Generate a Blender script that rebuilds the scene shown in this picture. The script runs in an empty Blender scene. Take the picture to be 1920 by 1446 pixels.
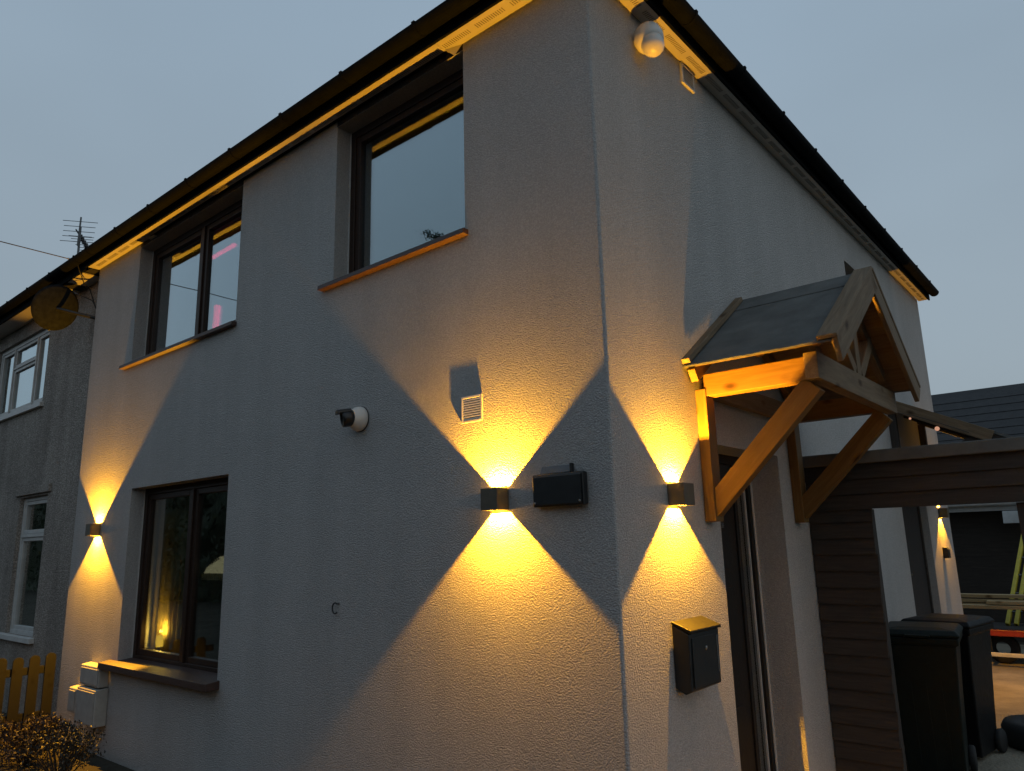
import bpy, bmesh, math, random
from mathutils import Matrix, Vector, Euler, noise

random.seed(7)
scene = bpy.context.scene
COL = scene.collection
R = math.radians

# ------------------------------------------------------------------ camera
cam_d = bpy.data.cameras.new('camera')
cam = bpy.data.objects.new('camera', cam_d)
COL.objects.link(cam)
cam.location = (2.0855, -3.295, 1.5)
cam.rotation_euler = Euler((1.7828, 0.0249, 0.7031), 'XYZ')
cam_d.sensor_fit = 'HORIZONTAL'
cam_d.sensor_width = 36.0
cam_d.lens = 36.0 * 1371.86 / 1920.0
cam_d.clip_start = 0.05
cam_d.clip_end = 2000.0
scene.camera = cam

# ------------------------------------------------------------------ dusk sky
SUN_EL, SUN_AZ = 24.0, 100.0
world = bpy.data.worlds.new('World')
scene.world = world
world.use_nodes = True
nt = world.node_tree
nt.nodes.clear()
w_out = nt.nodes.new('ShaderNodeOutputWorld')
w_bg = nt.nodes.new('ShaderNodeBackground')
w_tc = nt.nodes.new('ShaderNodeTexCoord')
w_sky = nt.nodes.new('ShaderNodeTexSky')
w_sky.sky_type = 'NISHITA'
w_sky.sun_disc = False
w_sky.sun_elevation = R(SUN_EL)
w_sky.sun_rotation = R(SUN_AZ)
w_sky.air_density = 1.0
w_sky.dust_density = 4.0
w_sep = nt.nodes.new('ShaderNodeSeparateXYZ')
w_ramp = nt.nodes.new('ShaderNodeValToRGB')
w_noise = nt.nodes.new('ShaderNodeTexNoise')
w_noise.inputs['Scale'].default_value = 1.6
w_noise.inputs['Detail'].default_value = 3.0
w_noise.inputs['Roughness'].default_value = 0.45
w_map = nt.nodes.new('ShaderNodeMapping')
w_map.inputs['Scale'].default_value = (1.0, 1.0, 2.2)
w_nr = nt.nodes.new('ShaderNodeMapRange')
w_nr.inputs['From Min'].default_value = 0.3
w_nr.inputs['From Max'].default_value = 0.7
w_nr.inputs['To Min'].default_value = 0.93
w_nr.inputs['To Max'].default_value = 1.07
w_mul = nt.nodes.new('ShaderNodeMix'); w_mul.data_type = 'RGBA'; w_mul.blend_type = 'MULTIPLY'
w_mul.inputs['Factor'].default_value = 1.0
w_mix = nt.nodes.new('ShaderNodeMix'); w_mix.data_type = 'RGBA'; w_mix.blend_type = 'MIX'
w_scl = nt.nodes.new('ShaderNodeMix'); w_scl.data_type = 'RGBA'; w_scl.blend_type = 'MULTIPLY'
w_scl.inputs['Factor'].default_value = 1.0
w_scl.inputs['B'].default_value = (0.52, 0.56, 0.50, 1)
w_mix.inputs['Factor'].default_value = 0.90        # mostly an even cloud deck over a little clear sky
cr = w_ramp.color_ramp
cr.elements[0].position = 0.0
cr.elements[0].color = (3.25, 3.85, 4.25, 1)
cr.elements[1].position = 1.0
cr.elements[1].color = (2.95, 4.15, 5.50, 1)
L = nt.links.new
L(w_tc.outputs['Generated'], w_sep.inputs[0])
L(w_sep.outputs['Z'], w_ramp.inputs[0])
L(w_tc.outputs['Generated'], w_map.inputs[0])
L(w_map.outputs[0], w_noise.inputs['Vector'])
L(w_noise.outputs[0], w_nr.inputs['Value'])
L(w_ramp.outputs[0], w_mul.inputs['A'])
L(w_nr.outputs[0], w_mul.inputs['B'])
L(w_sky.outputs[0], w_scl.inputs['A'])
L(w_scl.outputs['Result'], w_mix.inputs['A'])
L(w_mul.outputs['Result'], w_mix.inputs['B'])
L(w_mix.outputs['Result'], w_bg.inputs['Color'])
w_bg.inputs['Strength'].default_value = 0.10
L(w_bg.outputs[0], w_out.inputs['Surface'])

# the last daylight, diffused by cloud
sun_d = bpy.data.lights.new('sun', 'SUN')
sun_d.energy = 0.06
sun_d.angle = R(40)
sun_d.color = (1.0, 0.95, 0.88)
sun = bpy.data.objects.new('sun', sun_d)
COL.objects.link(sun)
_d = Vector((math.sin(R(SUN_AZ)) * math.cos(R(SUN_EL)), math.cos(R(SUN_AZ)) * math.cos(R(SUN_EL)), math.sin(R(SUN_EL))))
sun.rotation_euler = _d.to_track_quat('Z', 'Y').to_euler()

scene.view_settings.view_transform = 'Standard'
scene.view_settings.look = 'None'
scene.view_settings.exposure = 0.0
scene.view_settings.gamma = 1.0
scene.view_settings.use_curve_mapping = False
scene.cycles.max_bounces = 6
scene.cycles.transparent_max_bounces = 8
scene.cycles.sample_clamp_indirect = 20.0
scene.cycles.caustics_reflective = False
scene.cycles.caustics_refractive = False

# ------------------------------------------------------------------ materials
def new_mat(name):
    m = bpy.data.materials.new(name)
    m.use_nodes = True
    t = m.node_tree
    b = t.nodes['Principled BSDF']
    return m, t, b

def n_(t, kind, **kw):
    n = t.nodes.new(kind)
    for k, v in kw.items():
        if k in n.inputs:
            n.inputs[k].default_value = v
        else:
            setattr(n, k, v)
    return n

def ramp(t, stops):
    n = t.nodes.new('ShaderNodeValToRGB')
    e = n.color_ramp.elements
    while len(e) < len(stops):
        e.new(0.5)
    for i, (p, c) in enumerate(stops):
        e[i].position = p
        e[i].color = (c[0], c[1], c[2], 1)
    return n

def simple(name, col, rough=0.5, var=0.12, scale=12.0, bump=0.0, bscale=80.0, metal=0.0, spec=0.5):
    """plain coloured surface with mild dirt and mottling"""
    m, t, b = new_mat(name)
    tc = n_(t, 'ShaderNodeTexCoord')
    no = n_(t, 'ShaderNodeTexNoise', Scale=scale, Detail=5.0, Roughness=0.6)
    t.links.new(tc.outputs['Object'], no.inputs['Vector'])
    rp = ramp(t, [(0.3, [c * (1 - var) for c in col]), (0.7, [c * (1 + var) for c in col])])
    t.links.new(no.outputs[0], rp.inputs[0])
    t.links.new(rp.outputs[0], b.inputs['Base Color'])
    mr = n_(t, 'ShaderNodeMapRange')
    mr.inputs['To Min'].default_value = max(0.02, rough - 0.1)
    mr.inputs['To Max'].default_value = min(1.0, rough + 0.1)
    t.links.new(no.outputs[0], mr.inputs['Value'])
    t.links.new(mr.outputs[0], b.inputs['Roughness'])
    b.inputs['Metallic'].default_value = metal
    b.inputs['Specular IOR Level'].default_value = spec
    if bump > 0:
        n2 = n_(t, 'ShaderNodeTexNoise', Scale=bscale, Detail=4.0)
        t.links.new(tc.outputs['Object'], n2.inputs['Vector'])
        bp = n_(t, 'ShaderNodeBump', Strength=1.0, Distance=bump)
        t.links.new(n2.outputs[0], bp.inputs['Height'])
        t.links.new(bp.outputs[0], b.inputs['Normal'])
    return m

def render_mat(name, col, cell, depth, var, speck=0.0):
    """roughcast / pebble-dash wall coat"""
    m, t, b = new_mat(name)
    tc = n_(t, 'ShaderNodeTexCoord')
    vec = tc.outputs['Object']
    big = n_(t, 'ShaderNodeTexNoise', Scale=0.7, Detail=5.0, Roughness=0.55)
    fine = n_(t, 'ShaderNodeTexNoise', Scale=cell, Detail=3.0, Roughness=0.6)
    vor = n_(t, 'ShaderNodeTexVoronoi', Scale=cell * 0.9)
    vor.inputs['Randomness'].default_value = 1.0
    for q in (big, fine, vor):
        t.links.new(vec, q.inputs['Vector'])
    # streaks of weather running down the wall
    mp = n_(t, 'ShaderNodeMapping'); mp.inputs['Scale'].default_value = (3.2, 3.2, 0.22)
    st = n_(t, 'ShaderNodeTexNoise', Scale=1.0, Detail=4.0)
    t.links.new(vec, mp.inputs[0]); t.links.new(mp.outputs[0], st.inputs['Vector'])
    addv = n_(t, 'ShaderNodeMath', operation='ADD')
    t.links.new(big.outputs[0], addv.inputs[0]); t.links.new(st.outputs[0], addv.inputs[1])
    rp = ramp(t, [(0.75, [c * (1 - var) for c in col]), (1.25, [c * (1 + var) for c in col])])
    hal = n_(t, 'ShaderNodeMapRange'); hal.inputs['From Min'].default_value = 0.6; hal.inputs['From Max'].default_value = 1.4
    t.links.new(addv.outputs[0], hal.inputs['Value'])
    rp.color_ramp.elements[0].position = 0.25; rp.color_ramp.elements[1].position = 0.75
    t.links.new(hal.outputs[0], rp.inputs[0])
    colout = rp.outputs[0]
    if speck > 0:
        vcol = n_(t, 'ShaderNodeTexVoronoi', Scale=cell * 1.1)
        t.links.new(vec, vcol.inputs['Vector'])
        sep = n_(t, 'ShaderNodeSeparateColor')
        t.links.new(vcol.outputs['Color'], sep.inputs[0])
        r2 = ramp(t, [(0.0, (1 - speck, 1 - speck, 1 - speck)), (0.6, (1, 1, 1)), (1.0, (1 + speck * 1.2,) * 3)])
        t.links.new(sep.outputs[0], r2.inputs[0])
        mx = n_(t, 'ShaderNodeMix', data_type='RGBA', blend_type='MULTIPLY')
        mx.inputs['Factor'].default_value = 1.0
        t.links.new(colout, mx.inputs['A']); t.links.new(r2.outputs[0], mx.inputs['B'])
        colout = mx.outputs['Result']
    t.links.new(colout, b.inputs['Base Color'])
    b.inputs['Roughness'].default_value = 0.92
    b.inputs['Specular IOR Level'].default_value = 0.15
    inv = n_(t, 'ShaderNodeMath', operation='MULTIPLY'); inv.inputs[1].default_value = -0.55
    t.links.new(vor.outputs['Distance'], inv.inputs[0])
    ad = n_(t, 'ShaderNodeMath', operation='ADD')
    t.links.new(fine.outputs[0], ad.inputs[0]); t.links.new(inv.outputs[0], ad.inputs[1])
    wav = n_(t, 'ShaderNodeMath', operation='MULTIPLY_ADD'); wav.inputs[1].default_value = 2.2
    t.links.new(big.outputs[0], wav.inputs[0]); t.links.new(ad.outputs[0], wav.inputs[2])
    bp = n_(t, 'ShaderNodeBump', Strength=1.0, Distance=depth)
    t.links.new(wav.outputs[0], bp.inputs['Height'])
    t.links.new(bp.outputs[0], b.inputs['Normal'])
    return m

def wood_mat(name, dark, light, rough=0.6, grain=1.0, knots=True):
    """sawn timber, grain along the object's own x axis"""
    m, t, b = new_mat(name)
    tc = n_(t, 'ShaderNodeTexCoord')
    oi = n_(t, 'ShaderNodeObjectInfo')
    off = n_(t, 'ShaderNodeVectorMath', operation='SCALE')
    cmb = n_(t, 'ShaderNodeCombineXYZ')
    for i in range(3):
        t.links.new(oi.outputs['Random'], cmb.inputs[i])
    t.links.new(cmb.outputs[0], off.inputs[0]); off.inputs['Scale'].default_value = 37.0
    add = n_(t, 'ShaderNodeVectorMath', operation='ADD')
    t.links.new(tc.outputs['Object'], add.inputs[0]); t.links.new(off.outputs[0], add.inputs[1])
    mp = n_(t, 'ShaderNodeMapping'); mp.inputs['Scale'].default_value = (1.1, 14.0, 14.0)
    t.links.new(add.outputs[0], mp.inputs[0])
    no = n_(t, 'ShaderNodeTexNoise', Scale=2.2 * grain, Detail=6.0, Roughness=0.65, Distortion=1.2)
    t.links.new(mp.outputs[0], no.inputs['Vector'])
    rp = ramp(t, [(0.28, dark), (0.55, [(a + c) / 2 for a, c in zip(dark, light)]), (0.75, light)])
    t.links.new(no.outputs[0], rp.inputs[0])
    out = rp.outputs[0]
    if knots:
        mk = n_(t, 'ShaderNodeMapping'); mk.inputs['Scale'].default_value = (3.2, 6.0, 6.0)
        t.links.new(add.outputs[0], mk.inputs[0])
        vo = n_(t, 'ShaderNodeTexVoronoi', Scale=1.0)
        t.links.new(mk.outputs[0], vo.inputs['Vector'])
        kr = ramp(t, [(0.05, (0.16, 0.10, 0.06)), (0.11, (0.55, 0.45, 0.36)), (0.2, (1, 1, 1))])
        t.links.new(vo.outputs['Distance'], kr.inputs[0])
        mx = n_(t, 'ShaderNodeMix', data_type='RGBA', blend_type='MULTIPLY')
        mx.inputs['Factor'].default_value = 0.85
        t.links.new(out, mx.inputs['A']); t.links.new(kr.outputs[0], mx.inputs['B'])
        out = mx.outputs['Result']
    t.links.new(out, b.inputs['Base Color'])
    b.inputs['Roughness'].default_value = rough
    b.inputs['Specular IOR Level'].default_value = 0.25
    bp = n_(t, 'ShaderNodeBump', Strength=0.6, Distance=0.002)
    t.links.new(no.outputs[0], bp.inputs['Height'])
    t.links.new(bp.outputs[0], b.inputs['Normal'])
    return m

def glass_mat(name, refl, tint):
    m = bpy.data.materials.new(name); m.use_nodes = True
    t = m.node_tree; t.nodes.clear()
    o = n_(t, 'ShaderNodeOutputMaterial')
    g = n_(t, 'ShaderNodeBsdfGlossy'); g.inputs['Roughness'].default_value = 0.0
    g.inputs['Color'].default_value = (*tint, 1)
    tr = n_(t, 'ShaderNodeBsdfTransparent'); tr.inputs['Color'].default_value = (0.72, 0.76, 0.74, 1)
    mx = n_(t, 'ShaderNodeMixShader')
    fr = n_(t, 'ShaderNodeFresnel'); fr.inputs['IOR'].default_value = 1.5
    mr = n_(t, 'ShaderNodeMapRange')
    mr.inputs['From Min'].default_value = 0.05; mr.inputs['From Max'].default_value = 0.20
    mr.inputs['To Min'].default_value = refl; mr.inputs['To Max'].default_value = refl + 0.50
    t.links.new(fr.outputs[0], mr.inputs['Value'])
    t.links.new(mr.outputs[0], mx.inputs['Fac'])
    # the slight ripple of a sealed unit
    tc = n_(t, 'ShaderNodeTexCoord')
    no = n_(t, 'ShaderNodeTexNoise', Scale=1.4, Detail=1.0)
    t.links.new(tc.outputs['Object'], no.inputs['Vector'])
    bp = n_(t, 'ShaderNodeBump', Strength=0.25, Distance=0.01)
    t.links.new(no.outputs[0], bp.inputs['Height']); t.links.new(bp.outputs[0], g.inputs['Normal'])
    t.links.new(tr.outputs[0], mx.inputs[1]); t.links.new(g.outputs[0], mx.inputs[2])
    t.links.new(mx.outputs[0], o.inputs['Surface'])
    return m

def emit_mat(name, col, strength):
    m = bpy.data.materials.new(name); m.use_nodes = True
    t = m.node_tree; t.nodes.clear()
    o = n_(t, 'ShaderNodeOutputMaterial'); e = n_(t, 'ShaderNodeEmission')
    e.inputs['Color'].default_value = (*col, 1); e.inputs['Strength'].default_value = strength
    t.links.new(e.outputs[0], o.inputs['Surface'])
    return m

M = {}
M['render'] = render_mat('grey_roughcast', (0.44, 0.435, 0.43), 128.0, 0.0125, 0.055, speck=0.13)
M['pebble'] = render_mat('brown_pebbledash', (0.31, 0.28, 0.252), 70.0, 0.018, 0.18, speck=0.35)
M['white'] = simple('white_upvc', (0.60, 0.59, 0.56), 0.4, 0.06, 6)
M['soffit'] = simple('cream_soffit_upvc', (0.40, 0.385, 0.35), 0.45, 0.06, 6)
M['dirty_white'] = simple('weathered_white_upvc', (0.50, 0.50, 0.49), 0.5, 0.12, 9)
M['black'] = simple('black_plastic', (0.012, 0.013, 0.014), 0.42, 0.25, 20)
M['gutter'] = simple('black_gutter_plastic', (0.005, 0.006, 0.007), 0.8, 0.3, 15, spec=0.05)
M['brown'] = wood_mat('brown_woodgrain_upvc', (0.020, 0.011, 0.008), (0.040, 0.021, 0.014), 0.42, 0.8, False)
M['sill'] = simple('brown_sill', (0.044, 0.022, 0.017), 0.5, 0.25, 18, 0.003, 140)
M['glass'] = glass_mat('sealed_glazing', 0.30, (0.80, 0.90, 0.95))
M['glass_low'] = glass_mat('clear_glazing', 0.10, (0.92, 0.95, 0.95))
M['lampbody'] = simple('dark_bronze_lamp_paint', (0.085, 0.075, 0.055), 0.45, 0.12, 30)
M['lidpaint'] = simple('black_lid_paint', (0.007, 0.007, 0.006), 0.55, 0.12, 30, spec=0.25)
M['lampin'] = simple('matt_black_lamp_lining', (0.01, 0.01, 0.01), 0.9, 0.1, 30, spec=0.0)
M['lampglow'] = emit_mat('warm_led', (1.0, 0.55, 0.14), 6.0)
M['pine'] = wood_mat('new_pine', (0.108, 0.055, 0.012), (0.18, 0.106, 0.035), 0.62)
M['oldpine'] = wood_mat('weathered_pine', (0.105, 0.073, 0.044), (0.225, 0.165, 0.105), 0.75)
M['darkpine'] = wood_mat('dark_stained_timber', (0.030, 0.026, 0.023), (0.058, 0.049, 0.043), 0.75, 1.0, False)
M['felt'] = simple('mineral_roof_felt', (0.125, 0.128, 0.124), 0.95, 0.22, 4, 0.004, 220, spec=0.1)
M['tile'] = simple('dark_roof_tile', (0.030, 0.030, 0.031), 0.85, 0.3, 8, 0.01, 30)
M['steel'] = simple('galvanised_steel', (0.30, 0.31, 0.32), 0.4, 0.2, 30, metal=0.8)
M['chrome'] = simple('bright_handle', (0.65, 0.65, 0.66), 0.2, 0.1, 30, metal=1.0)
M['door'] = wood_mat('dark_door', (0.010, 0.008, 0.007), (0.020, 0.015, 0.012), 0.38, 0.8, False)
M['dark'] = simple('dark_recess', (0.012, 0.012, 0.013), 0.9, 0.2, 12)
M['plaster'] = simple('painted_plaster', (0.16, 0.155, 0.15), 0.85, 0.08, 3)
M['dish'] = simple('weathered_dish', (0.013, 0.015, 0.018), 0.95, 0.3, 18, spec=0.02)
M['aluminium'] = simple('dull_aluminium', (0.10, 0.105, 0.11), 0.5, 0.15, 30, metal=0.6)
M['concrete'] = simple('yard_concrete', (0.24, 0.21, 0.16), 0.9, 0.28, 2.2, 0.012, 40, spec=0.2)
M['earth'] = simple('garden_ground', (0.060, 0.055, 0.043), 0.95, 0.4, 1.2, 0.03, 12, spec=0.1)
M['greenbin'] = simple('dark_green_bin_plastic', (0.006, 0.010, 0.008), 0.5, 0.3, 14, 0.002, 60, spec=0.2)
M['blackbin'] = simple('black_bin_plastic', (0.006, 0.006, 0.0065), 0.5, 0.3, 14, 0.002, 60, spec=0.2)
M['rubber'] = simple('black_rubber', (0.012, 0.012, 0.012), 0.8, 0.2, 30)
M['red'] = simple('faded_red_paint', (0.22, 0.022, 0.014), 0.45, 0.2, 14)
M['yellow'] = simple('yellow_fibreglass', (0.48, 0.40, 0.035), 0.5, 0.15, 14)
M['plank'] = wood_mat('sawn_plank', (0.28, 0.20, 0.10), (0.44, 0.33, 0.18), 0.75)
M['curtain'] = simple('olive_curtain', (0.38, 0.29, 0.11), 0.9, 0.2, 10)
M['darkcurtain'] = simple('dark_curtain', (0.030, 0.020, 0.015), 0.9, 0.2, 10)
M['cream'] = simple('cream_fringe', (0.55, 0.50, 0.36), 0.9, 0.1, 20)
M['fence'] = wood_mat('weathered_fence', (0.004, 0.0044, 0.0045), (0.008, 0.0085, 0.0082), 0.85)
M['leaf'] = simple('shrub_leaf', (0.021, 0.021, 0.014), 0.6, 0.5, 7)
M['leafred'] = simple('russet_shrub_leaf', (0.024, 0.016, 0.014), 0.6, 0.5, 7)
M['hedge'] = simple('hedge_leaf', (0.030, 0.042, 0.020), 0.75, 0.4, 3)
M['bark'] = simple('bark', (0.045, 0.033, 0.024), 0.9, 0.3, 12, 0.01, 30)
M['pink'] = emit_mat('pink_led', (1.0, 0.03, 0.14), 3.8)
M['slot'] = simple('soffit_slot_shadow_gap', (0.17, 0.16, 0.145), 0.9, 0.1, 10)
M['meter'] = simple('weathered_meter_box', (0.34, 0.33, 0.31), 0.6, 0.15, 9)
M['reflection'] = emit_mat('cream_reflection_glow', (1.0, 0.86, 0.52), 0.42)  # emission painted in for a pale thing mirrored in the glass
M['candle'] = emit_mat('amber_bulb', (1.0, 0.55, 0.06), 2.6)
M['bulb'] = emit_mat('string_bulb', (1.0, 0.50, 0.32), 0.6)

# ------------------------------------------------------------------ helpers
WM = {}

def place(o, parent, mat):
    """link o with world matrix mat under parent"""
    COL.objects.link(o)
    WM[o.name] = mat.copy()
    if parent is not None:
        o.parent = parent
        o.matrix_parent_inverse = WM[parent.name].inverted()
    o.matrix_basis = mat
    return o

def tag(o, label, cat=None, group=None, kind=None):
    if label: o['label'] = label
    if cat: o['category'] = cat
    if group: o['group'] = group
    if kind: o['kind'] = kind
    return o

def thing(name, loc, label, cat, group=None, parent=None):
    o = bpy.data.objects.new(name, None)
    o.empty_display_size = 0.1
    place(o, parent, Matrix.Translation(loc))
    if label: tag(o, label, cat, group)
    return o

class MB:
    """mesh builder in world (or local) coordinates"""
    def __init__(self): self.v = []; self.f = []; self.sm = []
    def add(self, vs, fs, smooth=False):
        k = len(self.v)
        self.v += [tuple(p) for p in vs]
        for f in fs:
            self.f.append([i + k for i in f]); self.sm.append(smooth)
        return self
    def box(self, x0, x1, y0, y1, z0, z1):
        vs = [(x0, y0, z0), (x1, y0, z0), (x1, y1, z0), (x0, y1, z0), (x0, y0, z1), (x1, y0, z1), (x1, y1, z1), (x0, y1, z1)]
        return self.add(vs, [(0, 3, 2, 1), (4, 5, 6, 7), (0, 1, 5, 4), (1, 2, 6, 5), (2, 3, 7, 6), (3, 0, 4, 7)])
    def prism(self, poly, axis, a, b):
        """poly in the two other axes, extruded along axis from a to b"""
        def mk(p, t):
            if axis == 'x': return (t, p[0], p[1])
            if axis == 'y': return (p[0], t, p[1])
            return (p[0], p[1], t)
        n = len(poly)
        vs = [mk(p, a) for p in poly] + [mk(p, b) for p in poly]
        fs = [list(range(n))[::-1], list(range(n, 2 * n))] + [(i, (i + 1) % n, n + (i + 1) % n, n + i) for i in range(n)]
        return self.add(vs, fs)
    def tube(self, pts, r, seg=8, smooth=True, cap=True):
        pts = [Vector(p) for p in pts]
        rs = r if isinstance(r, (list, tuple)) else [r] * len(pts)
        vs = []; up = None
        for i, p in enumerate(pts):
            d = (pts[min(i + 1, len(pts) - 1)] - pts[max(i - 1, 0)]).normalized()
            if up is None:
                up = Vector((0, 0, 1)) if abs(d.z) < 0.9 else Vector((1, 0, 0))
            s = d.cross(up).normalized(); u2 = s.cross(d).normalized(); up = u2
            for k in range(seg):
                a = 2 * math.pi * k / seg
                vs.append(p + (s * math.cos(a) + u2 * math.sin(a)) * rs[i])
        fs = []
        for i in range(len(pts) - 1):
            for k in range(seg):
                a = i * seg + k; b = i * seg + (k + 1) % seg
                fs.append((a, b, b + seg, a + seg))
        self.add(vs, fs, smooth)
        if cap:
            self.add([vs[k] for k in range(seg)], [list(range(seg))[::-1]])
            self.add([vs[(len(pts) - 1) * seg + k] for k in range(seg)], [list(range(seg))])
        return self
    def lathe(self, prof, seg=20, mat=None, smooth=True):
        """prof of (radius, z); mat places it"""
        mat = mat or Matrix()
        vs = []
        for r, z in prof:
            for k in range(seg):
                a = 2 * math.pi * k / seg
                vs.append(mat @ Vector((r * math.cos(a), r * math.sin(a), z)))
        fs = []
        for i in range(len(prof) - 1):
            for k in range(seg):
                a = i * seg + k; b = i * seg + (k + 1) % seg
                fs.append((a, b, b + seg, a + seg))
        return self.add(vs, fs, smooth)
    def build(self, name, mat, parent=None, label=None, cat=None, group=None, kind=None, bevel=0.0, world=None):
        me = bpy.data.meshes.new(name)
        me.from_pydata(self.v, [], self.f)
        me.polygons.foreach_set('use_smooth', self.sm)
        me.update()
        bm = bmesh.new(); bm.from_mesh(me)
        bmesh.ops.recalc_face_normals(bm, faces=bm.faces)
        bm.to_mesh(me); bm.free()
        me.materials.append(M[mat] if isinstance(mat, str) else mat)
        o = bpy.data.objects.new(name, me)
        place(o, parent, world or Matrix())
        tag(o, label, cat, group, kind)
        if bevel > 0:
            b = o.modifiers.new('bevel', 'BEVEL'); b.width = bevel; b.segments = 2; b.limit_method = 'ANGLE'
        return o

def beam(name, p0, p1, w, h, mat, parent, side=(0, 1, 0), bevel=0.004, ends=(0, 0), label=None):
    """timber from p0 to p1; w across `side`, h across the third axis; own x axis along it"""
    p0, p1 = Vector(p0), Vector(p1)
    d = (p1 - p0); ln = d.length; d.normalize()
    s = Vector(side); s = (s - d * s.dot(d)).normalized()
    u = d.cross(s)
    m = Matrix(((d.x, s.x, u.x, 0), (d.y, s.y, u.y, 0), (d.z, s.z, u.z, 0), (0, 0, 0, 1)))
    m.translation = (p0 + p1) / 2
    b = MB(); hx = ln / 2
    e0, e1 = ends      # end cuts: shift of the top edge along the length
    vs = [(-hx, -w/2, -h/2), (hx, -w/2, -h/2), (hx, w/2, -h/2), (-hx, w/2, -h/2),
          (-hx + e0, -w/2, h/2), (hx + e1, -w/2, h/2), (hx + e1, w/2, h/2), (-hx + e0, w/2, h/2)]
    b.add(vs, [(0, 3, 2, 1), (4, 5, 6, 7), (0, 1, 5, 4), (1, 2, 6, 5), (2, 3, 7, 6), (3, 0, 4, 7)])
    return b.build(name, mat, parent, label=label, bevel=bevel, world=m)

def bbox_beam(name, x0, x1, y0, y1, z0, z1, mat, parent, bevel=0.004, label=None):
    """axis aligned timber with grain along its longest side"""
    c = ((x0 + x1) / 2, (y0 + y1) / 2, (z0 + z1) / 2)
    dx, dy, dz = x1 - x0, y1 - y0, z1 - z0
    if dx >= dy and dx >= dz:
        return beam(name, (x0, c[1], c[2]), (x1, c[1], c[2]), dy, dz, mat, parent, (0, 1, 0), bevel, label=label)
    if dy >= dz:
        return beam(name, (c[0], y0, c[2]), (c[0], y1, c[2]), dx, dz, mat, parent, (1, 0, 0), bevel, label=label)
    return beam(name, (c[0], c[1], z0), (c[0], c[1], z1), dx, dy, mat, parent, (1, 0, 0), bevel, label=label)

GZ = -0.45                      # ground level
# ------------------------------------------------------------------ ground
g = MB()
NG = 40
g.add([(-400, -400, GZ), (400, -400, GZ), (400, 400, GZ), (-400, 400, GZ)], [(0, 1, 2, 3)])
g.build('ground', 'earth', kind='structure')
g = MB()
g.add([(0.02, 0.3, GZ + 0.004), (9, 0.3, GZ + 0.004), (9, 12.6, GZ + 0.004), (0.02, 12.6, GZ + 0.004)], [(0, 1, 2, 3)])
g.add([(-6, 9.05, GZ + 0.004), (0.02, 9.05, GZ + 0.004), (0.02, 12.6, GZ + 0.004), (-6, 12.6, GZ + 0.004)], [(0, 1, 2, 3)])
g.build('yard_paving', 'concrete', kind='structure')

# ------------------------------------------------------------------ the rendered house
XL, DY, ZE = -7.31, 8.80, 4.95
house = thing('house', (-3.6, 4.4, GZ), 'grey roughcast house filling the middle, with brown windows and amber wall lights', 'house')

def wall_grid(b, org, U, V, N, us, vs, holes, th):
    """sheet of wall with openings; U, V span it, N points inwards"""
    org, U, V, N = Vector(org), Vector(U), Vector(V), Vector(N)
    P = lambda u, v, t: org + U * u + V * v + N * t
    solid = {}
    for i in range(len(us) - 1):
        for j in range(len(vs) - 1):
            cu, cv = (us[i] + us[i+1]) / 2, (vs[j] + vs[j+1]) / 2
            solid[i, j] = not any(h[0] < cu < h[1] and h[2] < cv < h[3] for h in holes)
    for (i, j), s in solid.items():
        if not s: continue
        u0, u1, v0, v1 = us[i], us[i+1], vs[j], vs[j+1]
        b.add([P(u0, v0, 0), P(u1, v0, 0), P(u1, v1, 0), P(u0, v1, 0)], [(0, 1, 2, 3)])
        b.add([P(u0, v0, th), P(u1, v0, th), P(u1, v1, th), P(u0, v1, th)], [(3, 2, 1, 0)])
        for di, dj, e in ((-1, 0, (u0, v0, u0, v1)), (1, 0, (u1, v0, u1, v1)), (0, -1, (u0, v0, u1, v0)), (0, 1, (u0, v1, u1, v1))):
            if not solid.get((i + di, j + dj), False):
                b.add([P(e[0], e[1], 0), P(e[2], e[3], 0), P(e[2], e[3], th), P(e[0], e[1], th)], [(0, 1, 2, 3)])

RC = 0.016
UPR = (-2.49, -1.05, 3.54, 4.90)
UPL = (-6.15, -3.955, 3.54, 4.90)
GW = (-5.865, -3.925, 0.44, 2.15)
DOOR = (1.26, 2.38, GZ, 2.11)
SWIN = (5.0, 6.0, 3.35, 4.49)
BACKDOOR = (6.12, 7.42, GZ, 1.95)
TH = 0.28
b = MB()
wall_grid(b, (0, 0, 0), (1, 0, 0), (0, 0, 1), (0, 1, 0), sorted([XL, -RC, UPR[0], UPR[1], UPL[0], UPL[1], GW[0], GW[1]]),
          sorted([GZ - 0.1, ZE, 3.54, 4.90, 0.44, 2.15]), [UPR, UPL, GW], TH)
wall_grid(b, (0, 0, 0), (0, 1, 0), (0, 0, 1), (-1, 0, 0), sorted([RC, DY, DOOR[0], DOOR[1], SWIN[0], SWIN[1], BACKDOOR[0], BACKDOOR[1]]),
          sorted(set([GZ - 0.1, ZE, GZ, 2.11, 3.35, 4.49, 1.95])), [DOOR, SWIN, BACKDOOR], TH)
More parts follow.
